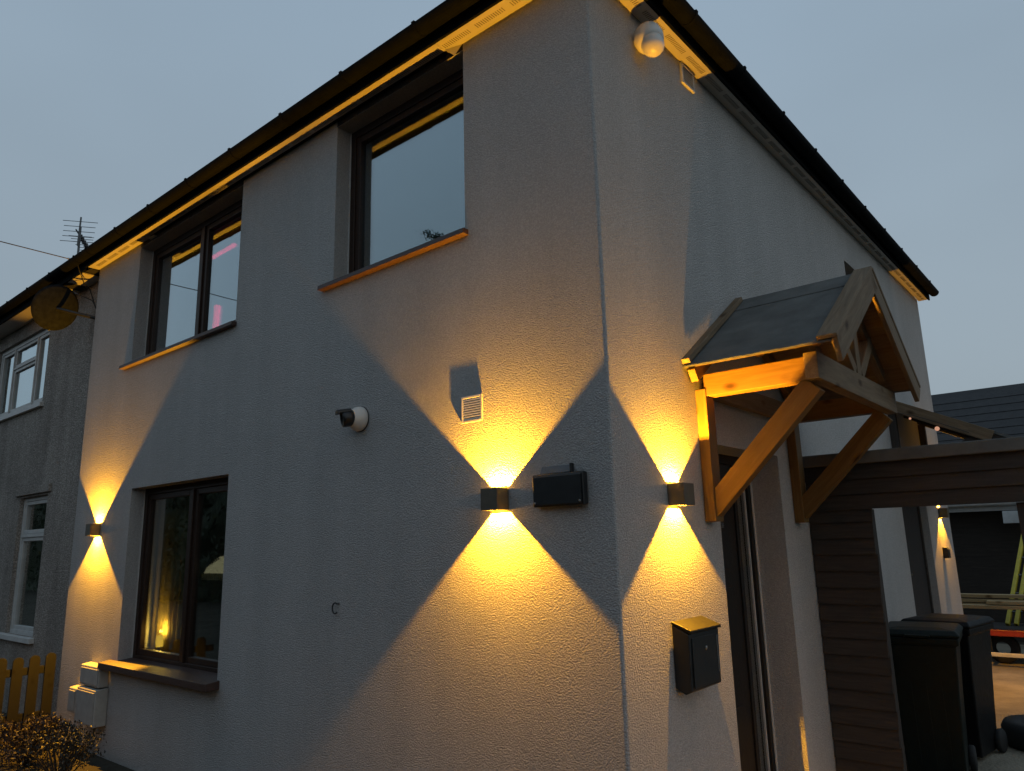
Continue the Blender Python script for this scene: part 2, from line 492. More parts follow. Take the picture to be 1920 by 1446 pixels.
# rounded quoin
ns = 6
cv = []
for i in range(ns + 1):
    a = math.pi / 2 * i / ns
    cv.append((-RC + RC * math.sin(a), RC - RC * math.cos(a)))
for i in range(ns):
    b.add([(*cv[i], GZ - 0.1), (*cv[i+1], GZ - 0.1), (*cv[i+1], ZE), (*cv[i], ZE)], [(0, 1, 2, 3)], True)
b.build('wall', 'render', house)
b = MB()
b.box(XL, XL + 0.2, TH, DY, GZ - 0.1, ZE); b.box(XL + 0.2, -TH, DY - 0.25, DY, GZ - 0.1, ZE)
b.build('party_wall', 'plaster', house)
b = MB(); b.box(XL + 0.2, -TH, TH, DY - 0.25, 2.62, 2.84); b.build('upper_floor', 'plaster', house)
b = MB(); b.box(XL + 0.2, -TH, TH, DY - 0.25, 4.952, 4.99); b.build('ceiling', 'plaster', house)
b = MB(); b.box(XL + 0.2, -TH, 3.2, 3.3, GZ, 4.95); b.build('inner_wall', 'plaster', house)

# hipped roof, seen only along its eaves
EY, EX, EZ = -0.215, 0.20, 5.075
b = MB()
rz = EZ + 4.3 * math.tan(R(33))
A_ = [(-40, EY, EZ), (EX, EY, EZ), (EX, DY + 0.22, EZ), (-40, DY + 0.22, EZ)]
ym = (EY + DY + 0.22) / 2
hipx = EX - (ym - EY)
b.add(A_ + [(-40, ym, rz), (hipx, ym, rz)], [(0, 1, 5, 4), (1, 2, 5), (2, 3, 4, 5), (0, 4, 3), (0, 3, 2, 1)])
roof = b.build('roof', 'tile', house)
# lower edge of the first tile course
for i in range(26):
    bb = MB(); x1 = EX - 0.02 - i * 0.3
    bb.box(x1 - 0.292, x1, EY - 0.03, EY + 0.10, EZ - 0.005, EZ + 0.014)
    bb.build('roof_tile', 'tile', roof)

# soffits, fascias
SW = 0.142
def soffit(x0, x1, y0, y1, name='soffit_board'):
    bb = MB(); bb.box(x0, x1, y0, y1, ZE, ZE + 0.012)
    return bb.build(name, 'soffit', house)
s1 = soffit(XL - 0.02, -5.90, -SW, -0.002)
s2 = soffit(-5.898, -1.192, -SW, -0.030)
s3 = soffit(-1.19, 0.13, -SW, -0.002)
s4 = soffit(0.002, 0.13, 0.0, DY + 0.10)
# bent end of the right-hand soffit over the window
b = MB(); b.add([(-1.189, -0.045, ZE - 0.002), (-1.05, -0.004, ZE - 0.002), (-1.13, -0.004, ZE - 0.055)], [(0, 1, 2)])
b.add([(-1.189, -0.042, ZE - 0.001), (-1.05, -0.002, ZE - 0.001), (-1.13, -0.002, ZE - 0.053)], [(2, 1, 0)])
b.build('soffit_flap', 'soffit', s3)
b = MB(); b.box(-5.895, -5.75, -0.040, -0.004, ZE - 0.028, ZE - 0.024); b.build('soffit_flap', 'soffit', s1)
# dark gap behind the narrow stretch
b = MB(); b.box(-5.898, -1.192, -0.029, -0.003, ZE + 0.03, ZE + 0.06); b.build('soffit_gap_batten', 'dark', house)
# vent slots: flat plates under the board, slot shadow put into their colour
b = MB()
def slots_x(x0, x1, yc, w=0.04):
    x = x0; k = 0
    while x < x1:
        if k % 17 < 14: b.box(x, x + 0.006, yc - w / 2, yc + w / 2, ZE - 0.0022, ZE + 0.002)
        x += 0.0185; k += 1
slots_x(-7.2, -5.92, -0.070); slots_x(-5.88, -1.21, -0.062, 0.034); slots_x(-1.17, 0.05, -0.070)
y = -0.05; k = 0
while y < DY:
    if k % 17 < 14: b.box(0.055, 0.092, y, y + 0.006, ZE - 0.0022, ZE + 0.002)
    y += 0.0185; k += 1
b.build('vent_slots', 'slot', house, kind='stuff')
b = MB(); b.box(XL - 0.02, 0.152, -SW - 0.022, -SW - 0.001, ZE - 0.012, EZ - 0.01); b.build('fascia', 'gutter', house)
b = MB(); b.box(0.131, 0.152, -SW, DY + 0.12, ZE - 0.012, EZ - 0.01); b.build('fascia', 'gutter', house)

# half-round gutters with brackets
def gutter(parent, name, along, a0, a1, off, zc, r, caps=(True, True)):
    bb = MB(); seg = 10
    ring = []
    for k in range(seg + 1):
        a = math.pi + math.pi * k / seg
        ring.append((math.cos(a) * r, math.sin(a) * r * 0.95))
    for k in range(seg - 0 + 1):
        a = 2 * math.pi - math.pi * k / seg
        ring.append((math.cos(a) * (r - 0.004), math.sin(a) * (r * 0.95 - 0.004)))
    vs = []; n = len(ring)
    for t in (a0, a1):
        for (q, z) in ring:
            vs.append((t, off + q, zc + z) if along == 'x' else (off + q, t, zc + z))
    fs = [(i, (i + 1) % n, n + (i + 1) % n, n + i) for i in range(n)] + [list(range(n))[::-1], list(range(n, 2 * n))]
    bb.add(vs, fs)
    for cpos, on in zip((a0, a1), caps):
        if on:
            c = [(math.cos(math.pi + math.pi * k / 8) * r, math.sin(math.pi + math.pi * k / 8) * r * 0.95) for k in range(9)]
            t0, t1 = cpos - 0.008, cpos + 0.008
            if along == 'x': bb.add([(t0, off + q, zc + z) for q, z in c] + [(t1, off + q, zc + z) for q, z in c], [list(range(9)), list(range(9, 18))[::-1]])
            else: bb.add([(off + q, t0, zc + z) for q, z in c] + [(off + q, t1, zc + z) for q, z in c], [list(range(9)), list(range(9, 18))[::-1]])
    o = bb.build(name, 'gutter', parent)
    t = a0 + 0.35
    while t < a1:
        bk = MB()
        pts = []
        for k in range(9):
            a = math.pi + math.pi * k / 8
            pts.append((math.cos(a) * (r + 0.004), math.sin(a) * (r * 0.95 + 0.004)))
        pts.append((r + 0.006, 0.014)); pts.append((r - 0.01, 0.016)); pts.append((-r - 0.004, 0.012))
        if along == 'x': bk.prism([(q + off, z + zc) for q, z in pts], 'x', t - 0.014, t + 0.014)
        else: bk.add([(off + q, t - 0.014, zc + z) for q, z in pts] + [(off + q, t + 0.014, zc + z) for q, z in pts],
                     [list(range(12)), list(range(12, 24))[::-1]] + [(i, (i + 1) % 12, 12 + (i + 1) % 12, 12 + i) for i in range(12)])
        bk.build('bracket', 'gutter', o)
        t += 0.82
    return o
gutter(house, 'gutter', 'x', XL - 0.02, 0.29, -0.235, 5.045, 0.066, (False, True))
gutter(house, 'gutter', 'y', -0.24, DY + 0.10, 0.222, 5.040, 0.066, (True, True))

# ------------------------------------------------------------------ windows in the front wall
def ring_box(b, x0, x1, z0, z1, w, y0, y1):
    b.box(x0, x0 + w, y0, y1, z0, z1); b.box(x1 - w, x1, y0, y1, z0, z1)
    b.box(x0 + w, x1 - w, y0, y1, z0, z0 + w); b.box(x0 + w, x1 - w, y0, y1, z1 - w, z1)

def window(parent, x0, x1, z0, z1, yf, lights, fmat, gmat, fw=0.065, sash=0.055, bead=True):
    """lights: list of (x0, x1, z0, z1) panes in absolute coordinates"""
    b = MB()
    ring_box(b, x0, x1, z0, z1, fw, yf, yf + 0.07)
    win = b.build('window', fmat, parent, bevel=0.004)
    xs = sorted(set([l[0] for l in lights] + [l[1] for l in lights]))
    for (a, c, d, e) in lights:
        s = MB(); ring_box(s, a, c, d, e, sash, yf + 0.012, yf + 0.062)
        s.build('sash', fmat, win, bevel=0.005)
        p = MB(); p.box(a + sash - 0.004, c - sash + 0.004, yf + 0.040, yf + 0.046, d + sash - 0.004, e - sash + 0.004)
        p.build('pane', gmat, win)
    if bead:
        t = MB(); t.box(x0 + 0.0005, x0 + 0.009, yf - 0.008, yf - 0.0005, z0, z1)
        t.build('sealant_bead', 'dirty_white', win)
    return win

def mullion(win, x0, x1, z0, z1, yf, mat):
    b = MB(); b.box(x0, x1, yf - 0.008, yf + 0.066, z0, z1); b.build('mullion', mat, win, bevel=0.004)

YF = 0.14
def sill_part(win, x0, x1, z0, z1, yo, yi, mat='sill', name='sill', slope=0.012):
    b = MB()
    b.prism([(yo, z0), (yi, z0), (yi, z1), (yo + 0.004, z1 - slope)], 'x', x0, x1)
    return b.build(name, mat, win, bevel=0.004)

w1 = window(house, *UPR, YF, [(-2.425, -1.115, 3.605, 4.835)], 'brown', 'glass')
sill_part(w1, -2.625, -1.02, 3.498, 3.548, -0.055, YF - 0.002)
MX = -4.965
w2 = window(house, *UPL, YF, [(-6.085, MX - 0.03, 3.605, 4.835), (MX + 0.03, -4.02, 3.605, 4.835)], 'brown', 'glass')
mullion(w2, MX - 0.03, MX + 0.03, 3.605, 4.835, YF, 'brown')
sill_part(w2, -6.335, -3.935, 3.498, 3.548, -0.055, YF - 0.002)
GMX = -4.83
w3 = window(house, *GW, YF, [(-5.80, GMX - 0.03, 0.505, 2.085), (GMX + 0.03, -3.99, 0.505, 2.085)], 'brown', 'glass_low')
mullion(w3, GMX - 0.03, GMX + 0.03, 0.505, 2.085, YF, 'brown')
sill_part(w3, -6.03, -3.885, 0.385, 0.472, -0.12, YF - 0.002, slope=0.028)
# dark head trims where the openings run up under the soffit
for q in (UPR, UPL):
    b = MB(); b.box(q[0], q[1], -0.003, 0.13, 4.902, ZE - 0.001); b.build('head_trim', 'dark', house)

# side landing window (only its corner shows above the porch)
b = MB()
y0, y1, z0, z1 = SWIN
for (a, c, d, e) in ((y0, y0 + .06, z0, z1), (y1 - .06, y1, z0, z1), (y0 + .06, y1 - .06, z0, z0 + .06), (y0 + .06, y1 - .06, z1 - .06, z1)):
    b.box(-0.22, -0.15, a, c, d, e)
sw = b.build('window', 'brown', house, bevel=0.004)
b = MB(); b.box(-0.19, -0.184, y0 + 0.056, y1 - 0.056, z0 + 0.056, z1 - 0.056); b.build('pane', 'glass_low', sw)

# ------------------------------------------------------------------ recessed front door in the side wall
XD = -0.235
b = MB()
y0, y1, z0, z1 = DOOR
b.box(XD - 0.07, XD, y0, y0 + 0.07, z0, z1); b.box(XD - 0.07, XD, y1 - 0.07, y1, z0, z1)
b.box(XD - 0.07, XD, y0 + 0.07, y1 - 0.07, z1 - 0.07, z1)
b.box(XD - 0.07, XD, 2.05, 2.10, z0, z1 - 0.07)
door = b.build('door', 'door', house, bevel=0.004)
b = MB(); b.box(XD - 0.055, XD - 0.012, y0 + 0.072, 2.048, z0 + 0.03, z1 - 0.072); lf = b.build('door_leaf', 'door', door, bevel=0.003)
for zz in ((z0 + 0.18, 0.35), (0.55, 1.15), (1.28, 1.92)):
    for yy in ((1.42, 1.64), (1.72, 1.94)):
        b = MB(); b.box(XD - 0.014, XD - 0.004, yy[0], yy[1], zz[0], zz[1]); b.build('door_panel', 'door', door, bevel=0.006)
b = MB(); b.tube([(XD + 0.04, 1.385, 1.02), (XD + 0.04, 1.385, 0.88)], 0.010, 10); b.tube([(XD - 0.012, 1.385, 0.95), (XD + 0.04, 1.385, 0.95)], 0.008, 8)
b.build('door_handle', 'chrome', door)
b = MB(); b.box(XD - 0.012, XD + 0.004, 1.50, 1.82, 1.57, 1.605); b.build('door_knocker', 'chrome', door, bevel=0.003)
b = MB(); b.box(XD - 0.04, XD - 0.034, 2.102, 2.308, z0 + 0.05, z1 - 0.075); b.build('pane', 'glass_low', door)
for yy in (2.112, 2.295):
    b = MB(); b.box(XD - 0.033, XD - 0.02, yy, yy + 0.012, z0 + 0.05, z1 - 0.075); b.build('glazing_bead', 'dirty_white', door)
b = MB(); b.box(XD + 0.001, XD + 0.010, y1 - 0.016, y1 - 0.001, z0, z1); b.build('sealant_bead', 'white', door)
b = MB(); b.box(-0.30, 0.03, y0 + 0.001, y1 - 0.001, GZ, GZ + 0.06); b.build('door_step', 'concrete', door, bevel=0.006)

# back door further along the side wall
b = MB(); y0, y1, z0, z1 = BACKDOOR
b.box(-0.15, -0.08, y0, y0 + .06, z0, z1); b.box(-0.15, -0.08, y1 - .06, y1, z0, z1); b.box(-0.15, -0.08, y0 + .06, y1 - .06, z1 - .06, z1)
bd = b.build('back_door', 'darkpine', house)
b = MB(); b.box(-0.135, -0.10, y0 + 0.062, y1 - 0.062, z0 + 0.02, z1 - 0.062); b.build('door_leaf', 'dark', bd)
b = MB(); b.tube([(-0.085, 6.42, 1.02), (-0.085, 6.55, 1.02)], 0.012, 8); b.build('door_handle', 'chrome', bd)

# ------------------------------------------------------------------ two-way wall lights
LAMP_COL = (1.0, 0.435, 0.022)
def wall_lamp(c, axis, label, power, group='amber up and down wall lights'):
    """c: point on the wall at the lamp's centre; axis 'f' front wall (faces -y), 's' side wall (faces +x)"""
    if axis == 'f': T = lambda u, o, v: (c[0] + u, c[1] - o, c[2] + v)      # u along the wall, o out of it
    else: T = lambda u, o, v: (c[0] + o, c[1] + u, c[2] + v)
    root = thing('wall_lamp', T(0, 0, 0), label, 'wall lamp', group)
    hw, hh, dp, t = 0.0635, 0.0635, 0.108, 0.005
    def bx(b, u0, u1, o0, o1, v0, v1):
        ps = [T(u, o, v) for v in (v0, v1) for (u, o) in ((u0, o0), (u1, o0), (u1, o1), (u0, o1))]
        b.add(ps, [(0, 3, 2, 1), (4, 5, 6, 7), (0, 1, 5, 4), (1, 2, 6, 5), (2, 3, 7, 6), (3, 0, 4, 7)])
    b = MB()
    bx(b, -hw, hw, dp - t, dp, -hh, hh); bx(b, -hw, -hw + t, 0.003, dp - t, -hh, hh); bx(b, hw - t, hw, 0.003, dp - t, -hh, hh)
    b.build('lamp_body', 'lampbody', root)
    b = MB(); bx(b, -hw + t, hw - t, 0.002, 0.006, -hh * 0.9, hh * 0.9); b.build('back_plate', 'lampin', root)
    b = MB(); bx(b, -hw + t, hw - t, 0.006, dp - t, -0.006, 0.006); b.build('lamp_divider', 'lampin', root)
    for sgn in (1, -1):
        # side shutters that set the width of the beam
        for s in (-1, 1):
            b = MB(); bx(b, s * (hw - t) if s < 0 else hw - t - 0.003, -(hw - t) + 0.003 if s < 0 else hw - t, 0.007, dp - t - 0.001,
                         0.008 if sgn > 0 else -hh + 0.001, hh - 0.001 if sgn > 0 else -0.008)
            b.build('beam_shutter', 'lampin', root)
        b = MB(); bx(b, -hw + t + 0.003, hw - t - 0.003, 0.0675, 0.0705, 0.008 if sgn > 0 else -hh + 0.001, hh - 0.001 if sgn > 0 else -0.008)
        b.build('beam_shutter', 'lampin', root)
        b = MB()
        bx(b, -0.011, 0.011, 0.008, 0.029, min(sgn * 0.0062, sgn * 0.0085), max(sgn * 0.0062, sgn * 0.0085))
        b.build('led_chip', 'lampglow', root)
        ld = bpy.data.lights.new('lamp_light', 'SPOT')
        ld.energy = power; ld.color = LAMP_COL; ld.spot_size = R(150); ld.spot_blend = 0.45
        ld.shadow_soft_size = 0.003
        lo = bpy.data.objects.new('lamp_light', ld)
        m = Matrix.Translation(T(0, 0.0185, sgn * 0.0115))
        if sgn > 0: m = m @ Matrix.Rotation(math.pi, 4, 'X')
        place(lo, root, m)
        # weak point light added outside the rim to brighten brace and nearby wall
        sp = bpy.data.lights.new('added_spill', 'POINT')
        sp.energy = power * 0.0016; sp.color = LAMP_COL; sp.shadow_soft_size = 0.006
        place(bpy.data.objects.new('added_spill', sp), root, Matrix.Translation(T(0, 0.035, sgn * (hh + 0.008))))
    return root
PW = 610
wall_lamp((-6.62, 0, 1.752), 'f', 'lit two-way wall lamp at the far left end of the front wall', PW * 1.1)
wall_lamp((-0.785, 0, 1.752), 'f', 'lit two-way wall lamp beside the black box, nearest the camera', PW)
wall_lamp((0, 0.638, 1.752), 's', 'lit two-way wall lamp between the house corner and timber porch', PW * 0.9)
wall_lamp((0, 8.15, 1.752), 's', 'small lit wall lamp at the back corner beyond the gateway', PW * 0.36)

# ------------------------------------------------------------------ things fixed to the front wall
def vent_front(x0, x1, z0, z1, label):
    root = thing('air_vent', ((x0 + x1) / 2, 0, z0), label, 'air vent')
    b = MB(); ring_box(b, x0, x1, z0, z1, 0.016, -0.0048, -0.0005); b.build('vent_frame', 'white', root, bevel=0.002)
    b = MB(); b.box(x0 + .016, x1 - .016, -0.0010, -0.0005, z0 + .016, z1 - .016); b.build('vent_back', 'dark', root)
    n = 9; h = (z1 - z0 - 0.032) / n
    for i in range(n):
        b = MB(); z = z0 + 0.016 + i * h
        b.prism([(-0.0045, z + 0.001), (-0.0013, z + h * 0.62), (-0.0013, z + h * 0.8), (-0.0045, z + h * 0.42)], 'x', x0 + 0.016, x1 - 0.016)
        b.build('slat', 'white', root)
vent_front(-1.098, -0.918, 2.243, 2.412, 'white louvred air vent above the middle wall lamp')

root = thing('air_vent', (0, 1.3, 4.77), 'small white louvred air vent under the side soffit beside the camera', 'air vent')
y0, y1, z0, z1 = 1.205, 1.40, 4.772, 4.935
b = MB()
for (a, c, d, e) in ((y0, y0 + .02, z0, z1), (y1 - .02, y1, z0, z1), (y0 + .02, y1 - .02, z0, z0 + .02), (y0 + .02, y1 - .02, z1 - .02, z1)):
    b.box(0.001, 0.02, a, c, d, e)
b.build('vent_frame', 'dirty_white', root, bevel=0.002)
b = MB(); b.box(0.001, 0.004, y0 + .02, y1 - .02, z0 + .02, z1 - .02); b.build('vent_back', 'dark', root)
for i in range(7):
    b = MB(); z = z0 + 0.026 + i * 0.0175; b.box(0.005, 0.011, y0 + .02, y1 - .02, z, z + 0.006); b.build('slat', 'dirty_white', root)

# security camera on the front wall: white round base, black barrel looking left
root = thing('security_camera', (-2.11, 0, 2.40), 'black and white security camera between the upper windows and ground window', 'camera')
Mb = Matrix.Translation((-2.11, -0.001, 2.402)) @ Matrix.Rotation(R(90), 4, 'X')
b = MB(); b.lathe([(0.0, 0.0), (0.088, 0.0), (0.090, 0.02), (0.082, 0.05), (0.058, 0.085), (0.045, 0.10), (0.0, 0.102)], 28, Mb); b.build('camera_base', 'white', root)
b = MB(); b.lathe([(0.0, 0), (0.093, 0.0), (0.093, 0.006), (0.0, 0.006)], 28, Mb); b.build('base_gasket', 'black', root)
b = MB()
d = Vector((-0.42, -0.86, -0.18)).normalized()
p = Vector((-2.112, -0.085, 2.405))
q = d.to_track_quat('Z', 'Y').to_matrix().to_4x4(); q.translation = p
b.lathe([(0.0, -0.02), (0.052, -0.015), (0.062, 0.01), (0.062, 0.055), (0.057, 0.068), (0.050, 0.070), (0.048, 0.055), (0.0, 0.055)], 24, q); bar = b.build('camera_barrel', 'black', root)
b = MB(); qq = q @ Matrix.Translation((0, 0.012, 0.06))
b.prism([(-0.052, -0.05), (-0.030, -0.064), (0.030, -0.064), (0.052, -0.05), (0.052, -0.04), (-0.052, -0.04)], 'z', -0.05, 0.05)
b.v = [tuple(q @ Vector((v[0], -v[1], v[2] + 0.05))) for v in b.v]
b.build('sun_hood', 'black', bar)

# dome camera tucked under the side soffit
root = thing('dome_camera', (0.0, 0.62, 4.8), 'white dome security camera under the soffit near the house corner', 'camera')
q = Vector((0.42, -0.22, -0.88)).normalized().to_track_quat('Z', 'Y').to_matrix().to_4x4(); q.translation = (0.075, 0.60, 4.765)
b = MB(); b.lathe([(0.0, -0.02), (0.098, -0.02), (0.10, 0.02), (0.092, 0.055), (0.075, 0.085), (0.0, 0.09)], 26, q); b.build('camera_base', 'white', root)
b = MB(); b.lathe([(0.074, 0.07), (0.074, 0.115), (0.066, 0.145), (0.045, 0.170), (0.018, 0.181), (0.0, 0.183)], 24, q); b.build('camera_dome', 'white', root)

# black box with a small hinged plate on its top
root = thing('wall_box', (-0.33, 0, 1.69), 'black rectangular box with a small plate on top, right of the middle lamp', 'wall box')
b = MB(); b.prism([(-0.003, 1.695), (-0.046, 1.690), (-0.050, 1.864), (-0.040, 1.872), (-0.003, 1.868)], 'x', -0.505, -0.160); b.build('box_body', 'black', root, bevel=0.005)
b = MB(); b.prism([(-0.0505, 1.698), (-0.054, 1.700), (-0.057, 1.854), (-0.0545, 1.858)], 'x', -0.495, -0.170); b.build('box_front', 'black', root, bevel=0.003)
b = MB(); b.prism([(-0.040, 1.874), (-0.036, 1.874), (-0.016, 1.912), (-0.020, 1.914)], 'x', -0.455, -0.252); b.build('hinged_plate', 'aluminium', root)
b = MB(); b.box(-0.250, -0.238, -0.042, -0.012, 1.866, 1.920); b.build('plate_bracket', 'black', root, bevel=0.003)
for sx in (-0.485, -0.18):
    b = MB(); b.lathe([(0, 0), (0.006, 0), (0.006, 0.003), (0, 0.003)], 10, Matrix.Translation((sx, -0.0555, 1.712)) @ Matrix.Rotation(R(90), 4, 'X')); b.build('screw', 'steel', root)

# a loop of cable end poking from the wall
pts = [(-2.333 + 0.028 * math.cos(a), -0.012 - 0.012 * math.sin(a * 0.5), 1.083 + 0.036 * math.sin(a)) for a in [R(60 + 250 * k / 12) for k in range(13)]]
b = MB(); b.tube([(-2.31, 0.01, 1.11)] + pts, 0.0055, 8)
b.build('cable_end', 'black', label='short black loop of cable sticking out of the bare front wall', cat='cable')

# meter boxes low at the left end
def meter_box(x0, x1, yo, z0, z1, label):
    root = thing('meter_box', ((x0 + x1) / 2, 0, z0), label, 'meter box')
    b = MB(); b.prism([(-0.002, z0), (yo, z0), (yo, z1 - 0.012), (-0.002, z1)], 'x', x0, x1); b.build('box_body', 'meter', root, bevel=0.008)
    b = MB(); b.box(x0 + 0.02, x1 - 0.02, yo - 0.008, yo - 0.0005, z0 + 0.02, z1 - 0.035); b.build('box_door', 'meter', root, bevel=0.004)
    return root
meter_box(-6.48, -6.02, -0.10, 0.20, 0.405, 'upper pale meter box low on the left of the front wall')
meter_box(-6.46, -6.00, -0.125, -0.16, 0.193, 'taller pale meter box under the upper meter box')
meter_box(-6.78, -6.58, -0.085, -0.10, 0.150, 'small narrow pale box left of the two stacked meter boxes')

# black letterbox on the side wall
root = thing('letterbox', (0, 0.70, 0.69), 'black letterbox with sloping lid on the side wall beside the front door', 'letterbox')
y0, y1 = 0.508, 0.888
b = MB(); b.prism([(0.003, 0.70), (0.06, 0.672), (0.100, 0.690), (0.105, 0.985), (0.003, 1.035)], 'y', y0 + 0.006, y1 - 0.006)
b.build('box_body', 'black', root, bevel=0.006)
b = MB(); b.prism([(0.003, 1.038), (0.003, 1.052), (0.120, 1.008), (0.122, 0.992), (0.112, 0.990)], 'y', y0, y1); b.build('lid', 'lidpaint', root, bevel=0.003)
b = MB(); b.box(0.1035, 0.110, y0 + 0.03, y1 - 0.03, 0.705, 0.965); fr = b.build('front_door', 'black', root, bevel=0.004)
b = MB(); b.lathe([(0, 0), (0.011, 0), (0.011, 0.004), (0.004, 0.006), (0, 0.006)], 14, Matrix.Translation((0.110, y0 + 0.19, 0.90)) @ Matrix.Rotation(R(90), 4, 'Y')); b.build('lock', 'steel', root)
for k in (0.325, 0.340):
    b = MB(); b.tube([(0.1125, y0 + k, 0.955), (0.1125, y0 + k, 0.755)], 0.0025, 6); b.build('trim_rod', 'steel', root)

# ------------------------------------------------------------------ timber porch canopy over the door
CY, HS = 1.88, 0.985
XF = 0.915
can = thing('porch_canopy', (0, CY, 1.6), 'timber gabled porch canopy with felt roof over the front door', 'canopy')
def my(y): return 2 * CY - y
ZEV = 2.580
slope = 0.655 / 0.97
RZ = ZEV + HS * slope
sl = math.atan(slope)
for side in (-1, 1):
    nm = (0, CY + side * HS, ZEV); rg = (0, CY, RZ)
    # boarding and felt
    b = MB()
    for (o0, o1, nmn, mt, ov) in ((-0.030, -0.010, 'roof_boarding', 'oldpine', -0.035), (-0.009, 0.0, 'roof_felt', 'felt', 0.012)):
        bb = MB()
        def pt(t, o): return (CY + side * (HS + ov) * t - 0 * o, RZ - (HS + ov) * slope * t + o / math.cos(sl))
        poly = [pt(0, o0), pt(1, o0), pt(1, o1), pt(0, o1)]
        n = 14 if mt == 'felt' else 1
        x0, x1 = 0.004, XF
        if mt == 'felt':
            # a slightly wavy lower edge
            for k in range(n):
                xa, xb = x0 + (x1 - x0) * k / n, x0 + (x1 - x0) * (k + 1) / n
                wa, wb = 0.0015 * math.sin(k * 1.7), 0.0015 * math.sin((k + 1) * 1.7)
                p = poly
                bb.add([(xa, *p[0]), (xa, p[1][0], p[1][1] + wa), (xa, p[2][0], p[2][1] + wa), (xa, *p[3]), (xb, *p[0]), (xb, p[1][0], p[1][1] + wb), (xb, p[2][0], p[2][1] + wb), (xb, *p[3])],
                       [(0, 1, 5, 4), (3, 7, 6, 2), (1, 2, 6, 5)] + ([(0, 3, 2, 1)] if k == 0 else []) + ([(4, 5, 6, 7)] if k == n - 1 else []))
        else:
            bb.prism(poly, 'x', x0, x1)
        bb.build(nmn, mt, can)
    # ridge strip of felt with its visible lap
    bb = MB()
    bb.prism([(CY, RZ + 0.001), (CY + side * 0.20, RZ - 0.20 * slope + 0.001), (CY + side * 0.20, RZ - 0.20 * slope + 0.008), (CY, RZ + 0.008)], 'x', 0.005, XF - 0.002)
    bb.build('ridge_felt', 'felt', can)
    # batten against the wall and the verge batten at the front, lying on the felt
    off = Vector((0, side * math.sin(sl), math.cos(sl)))
    a = Vector((0.032, CY + side * 0.03, RZ)) + off * 0.026
    c = Vector((0.032, CY + side * (HS + 0.005), ZEV)) + off * 0.026
    a.z -= 0.03 * slope
    beam('wall_batten', a, c, 0.055, 0.034, 'oldpine', can, (1, 0, 0))
    a2 = Vector((XF - 0.015, CY, RZ)) + off * 0.020; c2 = Vector((XF - 0.015, CY + side * (HS + 0.02), ZEV - 0.012)) + off * 0.020
    beam('verge_batten', a2, c2, 0.115, 0.024, 'oldpine', can, (1, 0, 0))
    # barge board on the gable
    a3 = Vector((XF + 0.022, CY + side * 0.0, RZ)) - off * 0.066; c3 = Vector((XF + 0.022, CY + side * (HS + 0.03), ZEV - 0.02)) - off * 0.066
    beam('barge_board', a3, c3, 0.032, 0.14, 'oldpine', can, (1, 0, 0), ends=(0, -0.02))
    # rafters
    for xr in (0.042, 0.40, 0.755):
        a4 = Vector((xr, CY + side * 0.03, RZ - 0.02)) - off * 0.078; c4 = Vector((xr, CY + side * (HS - (0.005 if xr < 0.1 else 0.20)), ZEV + (0.0 if xr < 0.1 else 0.195 * slope))) - off * 0.078
        beam('rafter', a4, c4, 0.05, 0.088, 'oldpine' if xr > 0.1 else 'pine', can, (1, 0, 0))
    # frame below
    Y = (lambda v: v) if side < 0 else my
    def yb(n, x0, x1, ya, yc, z0, z1, mt): 
        lo, hi = min(Y(ya), Y(yc)), max(Y(ya), Y(yc))
        return bbox_beam(n, x0, x1, lo, hi, z0, z1, mt, can)
    yb('wall_post', 0.003, 0.075, 1.035, 1.150, 1.60, 2.44, 'pine')
    yb('side_beam', 0.062, 0.72, 1.045, 1.145, 2.392, 2.536, 'pine')
    ya = Y(1.095)
    beam('brace', (0.035, ya, 1.675), (0.735, ya, 2.372), 0.082, 0.128, 'pine', can, (0, 1, 0), ends=(0.0, 0.0))
bbox_beam('wall_plate', 0.003, 0.06, 1.16, my(1.16), 2.40, 2.54, 'oldpine', can)
bbox_beam('tie_beam', 0.722, 0.800, 0.985, my(0.985), 2.385, 2.545, 'oldpine', can)
bbox_beam('king_post', 0.726, 0.796, CY - 0.045, CY + 0.045, 2.547, 3.06, 'oldpine', can)
for s in (-1, 1):
    beam('strut', (0.761, CY + s * 0.07, 2.56), (0.761, CY + s * 0.42, 2.86), 0.066, 0.08, 'oldpine', can, (1, 0, 0))
bbox_beam('ridge_beam', 0.004, 0.72, CY - 0.025, CY + 0.025, RZ - 0.15, RZ - 0.045, 'oldpine', can)

# ------------------------------------------------------------------ dark timber gateway behind the porch
gate = thing('timber_gateway', (0.9, 2.95, GZ), 'dark boarded timber gateway joined to the side wall behind the porch', 'gateway')
GY = 2.925
h = 0.118
z = 1.692
k = 0
while z < 2.03:
    z1 = min(z + h, 2.045)
    bb = MB()
    bb.prism([(GY + 0.012, z), (GY, z), (GY + 0.016, z1 + 0.006), (GY + 0.034, z1)], 'x', 0.006, 2.9)
    o = bb.build('board', 'darkpine', gate)
    z += h
z = GZ + 0.03
for k in range(17):
    bb = MB(); e = random.uniform(-0.008, 0.008)
    bb.prism([(GY + 0.012, z), (GY + 0.001, z), (GY + 0.017, z + 0.130), (GY + 0.034, z + 0.124)], 'x', 0.006, 0.488 + e)
    bb.build('board', 'darkpine', gate); z += 0.126
bbox_beam('post', 0.40, 0.48, GY + 0.036, GY + 0.12, GZ, 1.69, 'darkpine', gate)
bbox_beam('post', 1.43, 1.53, GY + 0.036, GY + 0.13, GZ, 1.69, 'darkpine', gate)
bbox_beam('post', 0.006, 0.09, GY + 0.036, GY + 0.12, GZ, 1.69, 'darkpine', gate)
b = MB(); b.prism([(GY - 0.03, 2.046), (GY + 0.30, 2.060), (GY + 0.30, 2.15), (GY - 0.03, 2.142)], 'x', 0.004, 2.92); b.build('felt_capping', 'felt', gate, bevel=0.008)
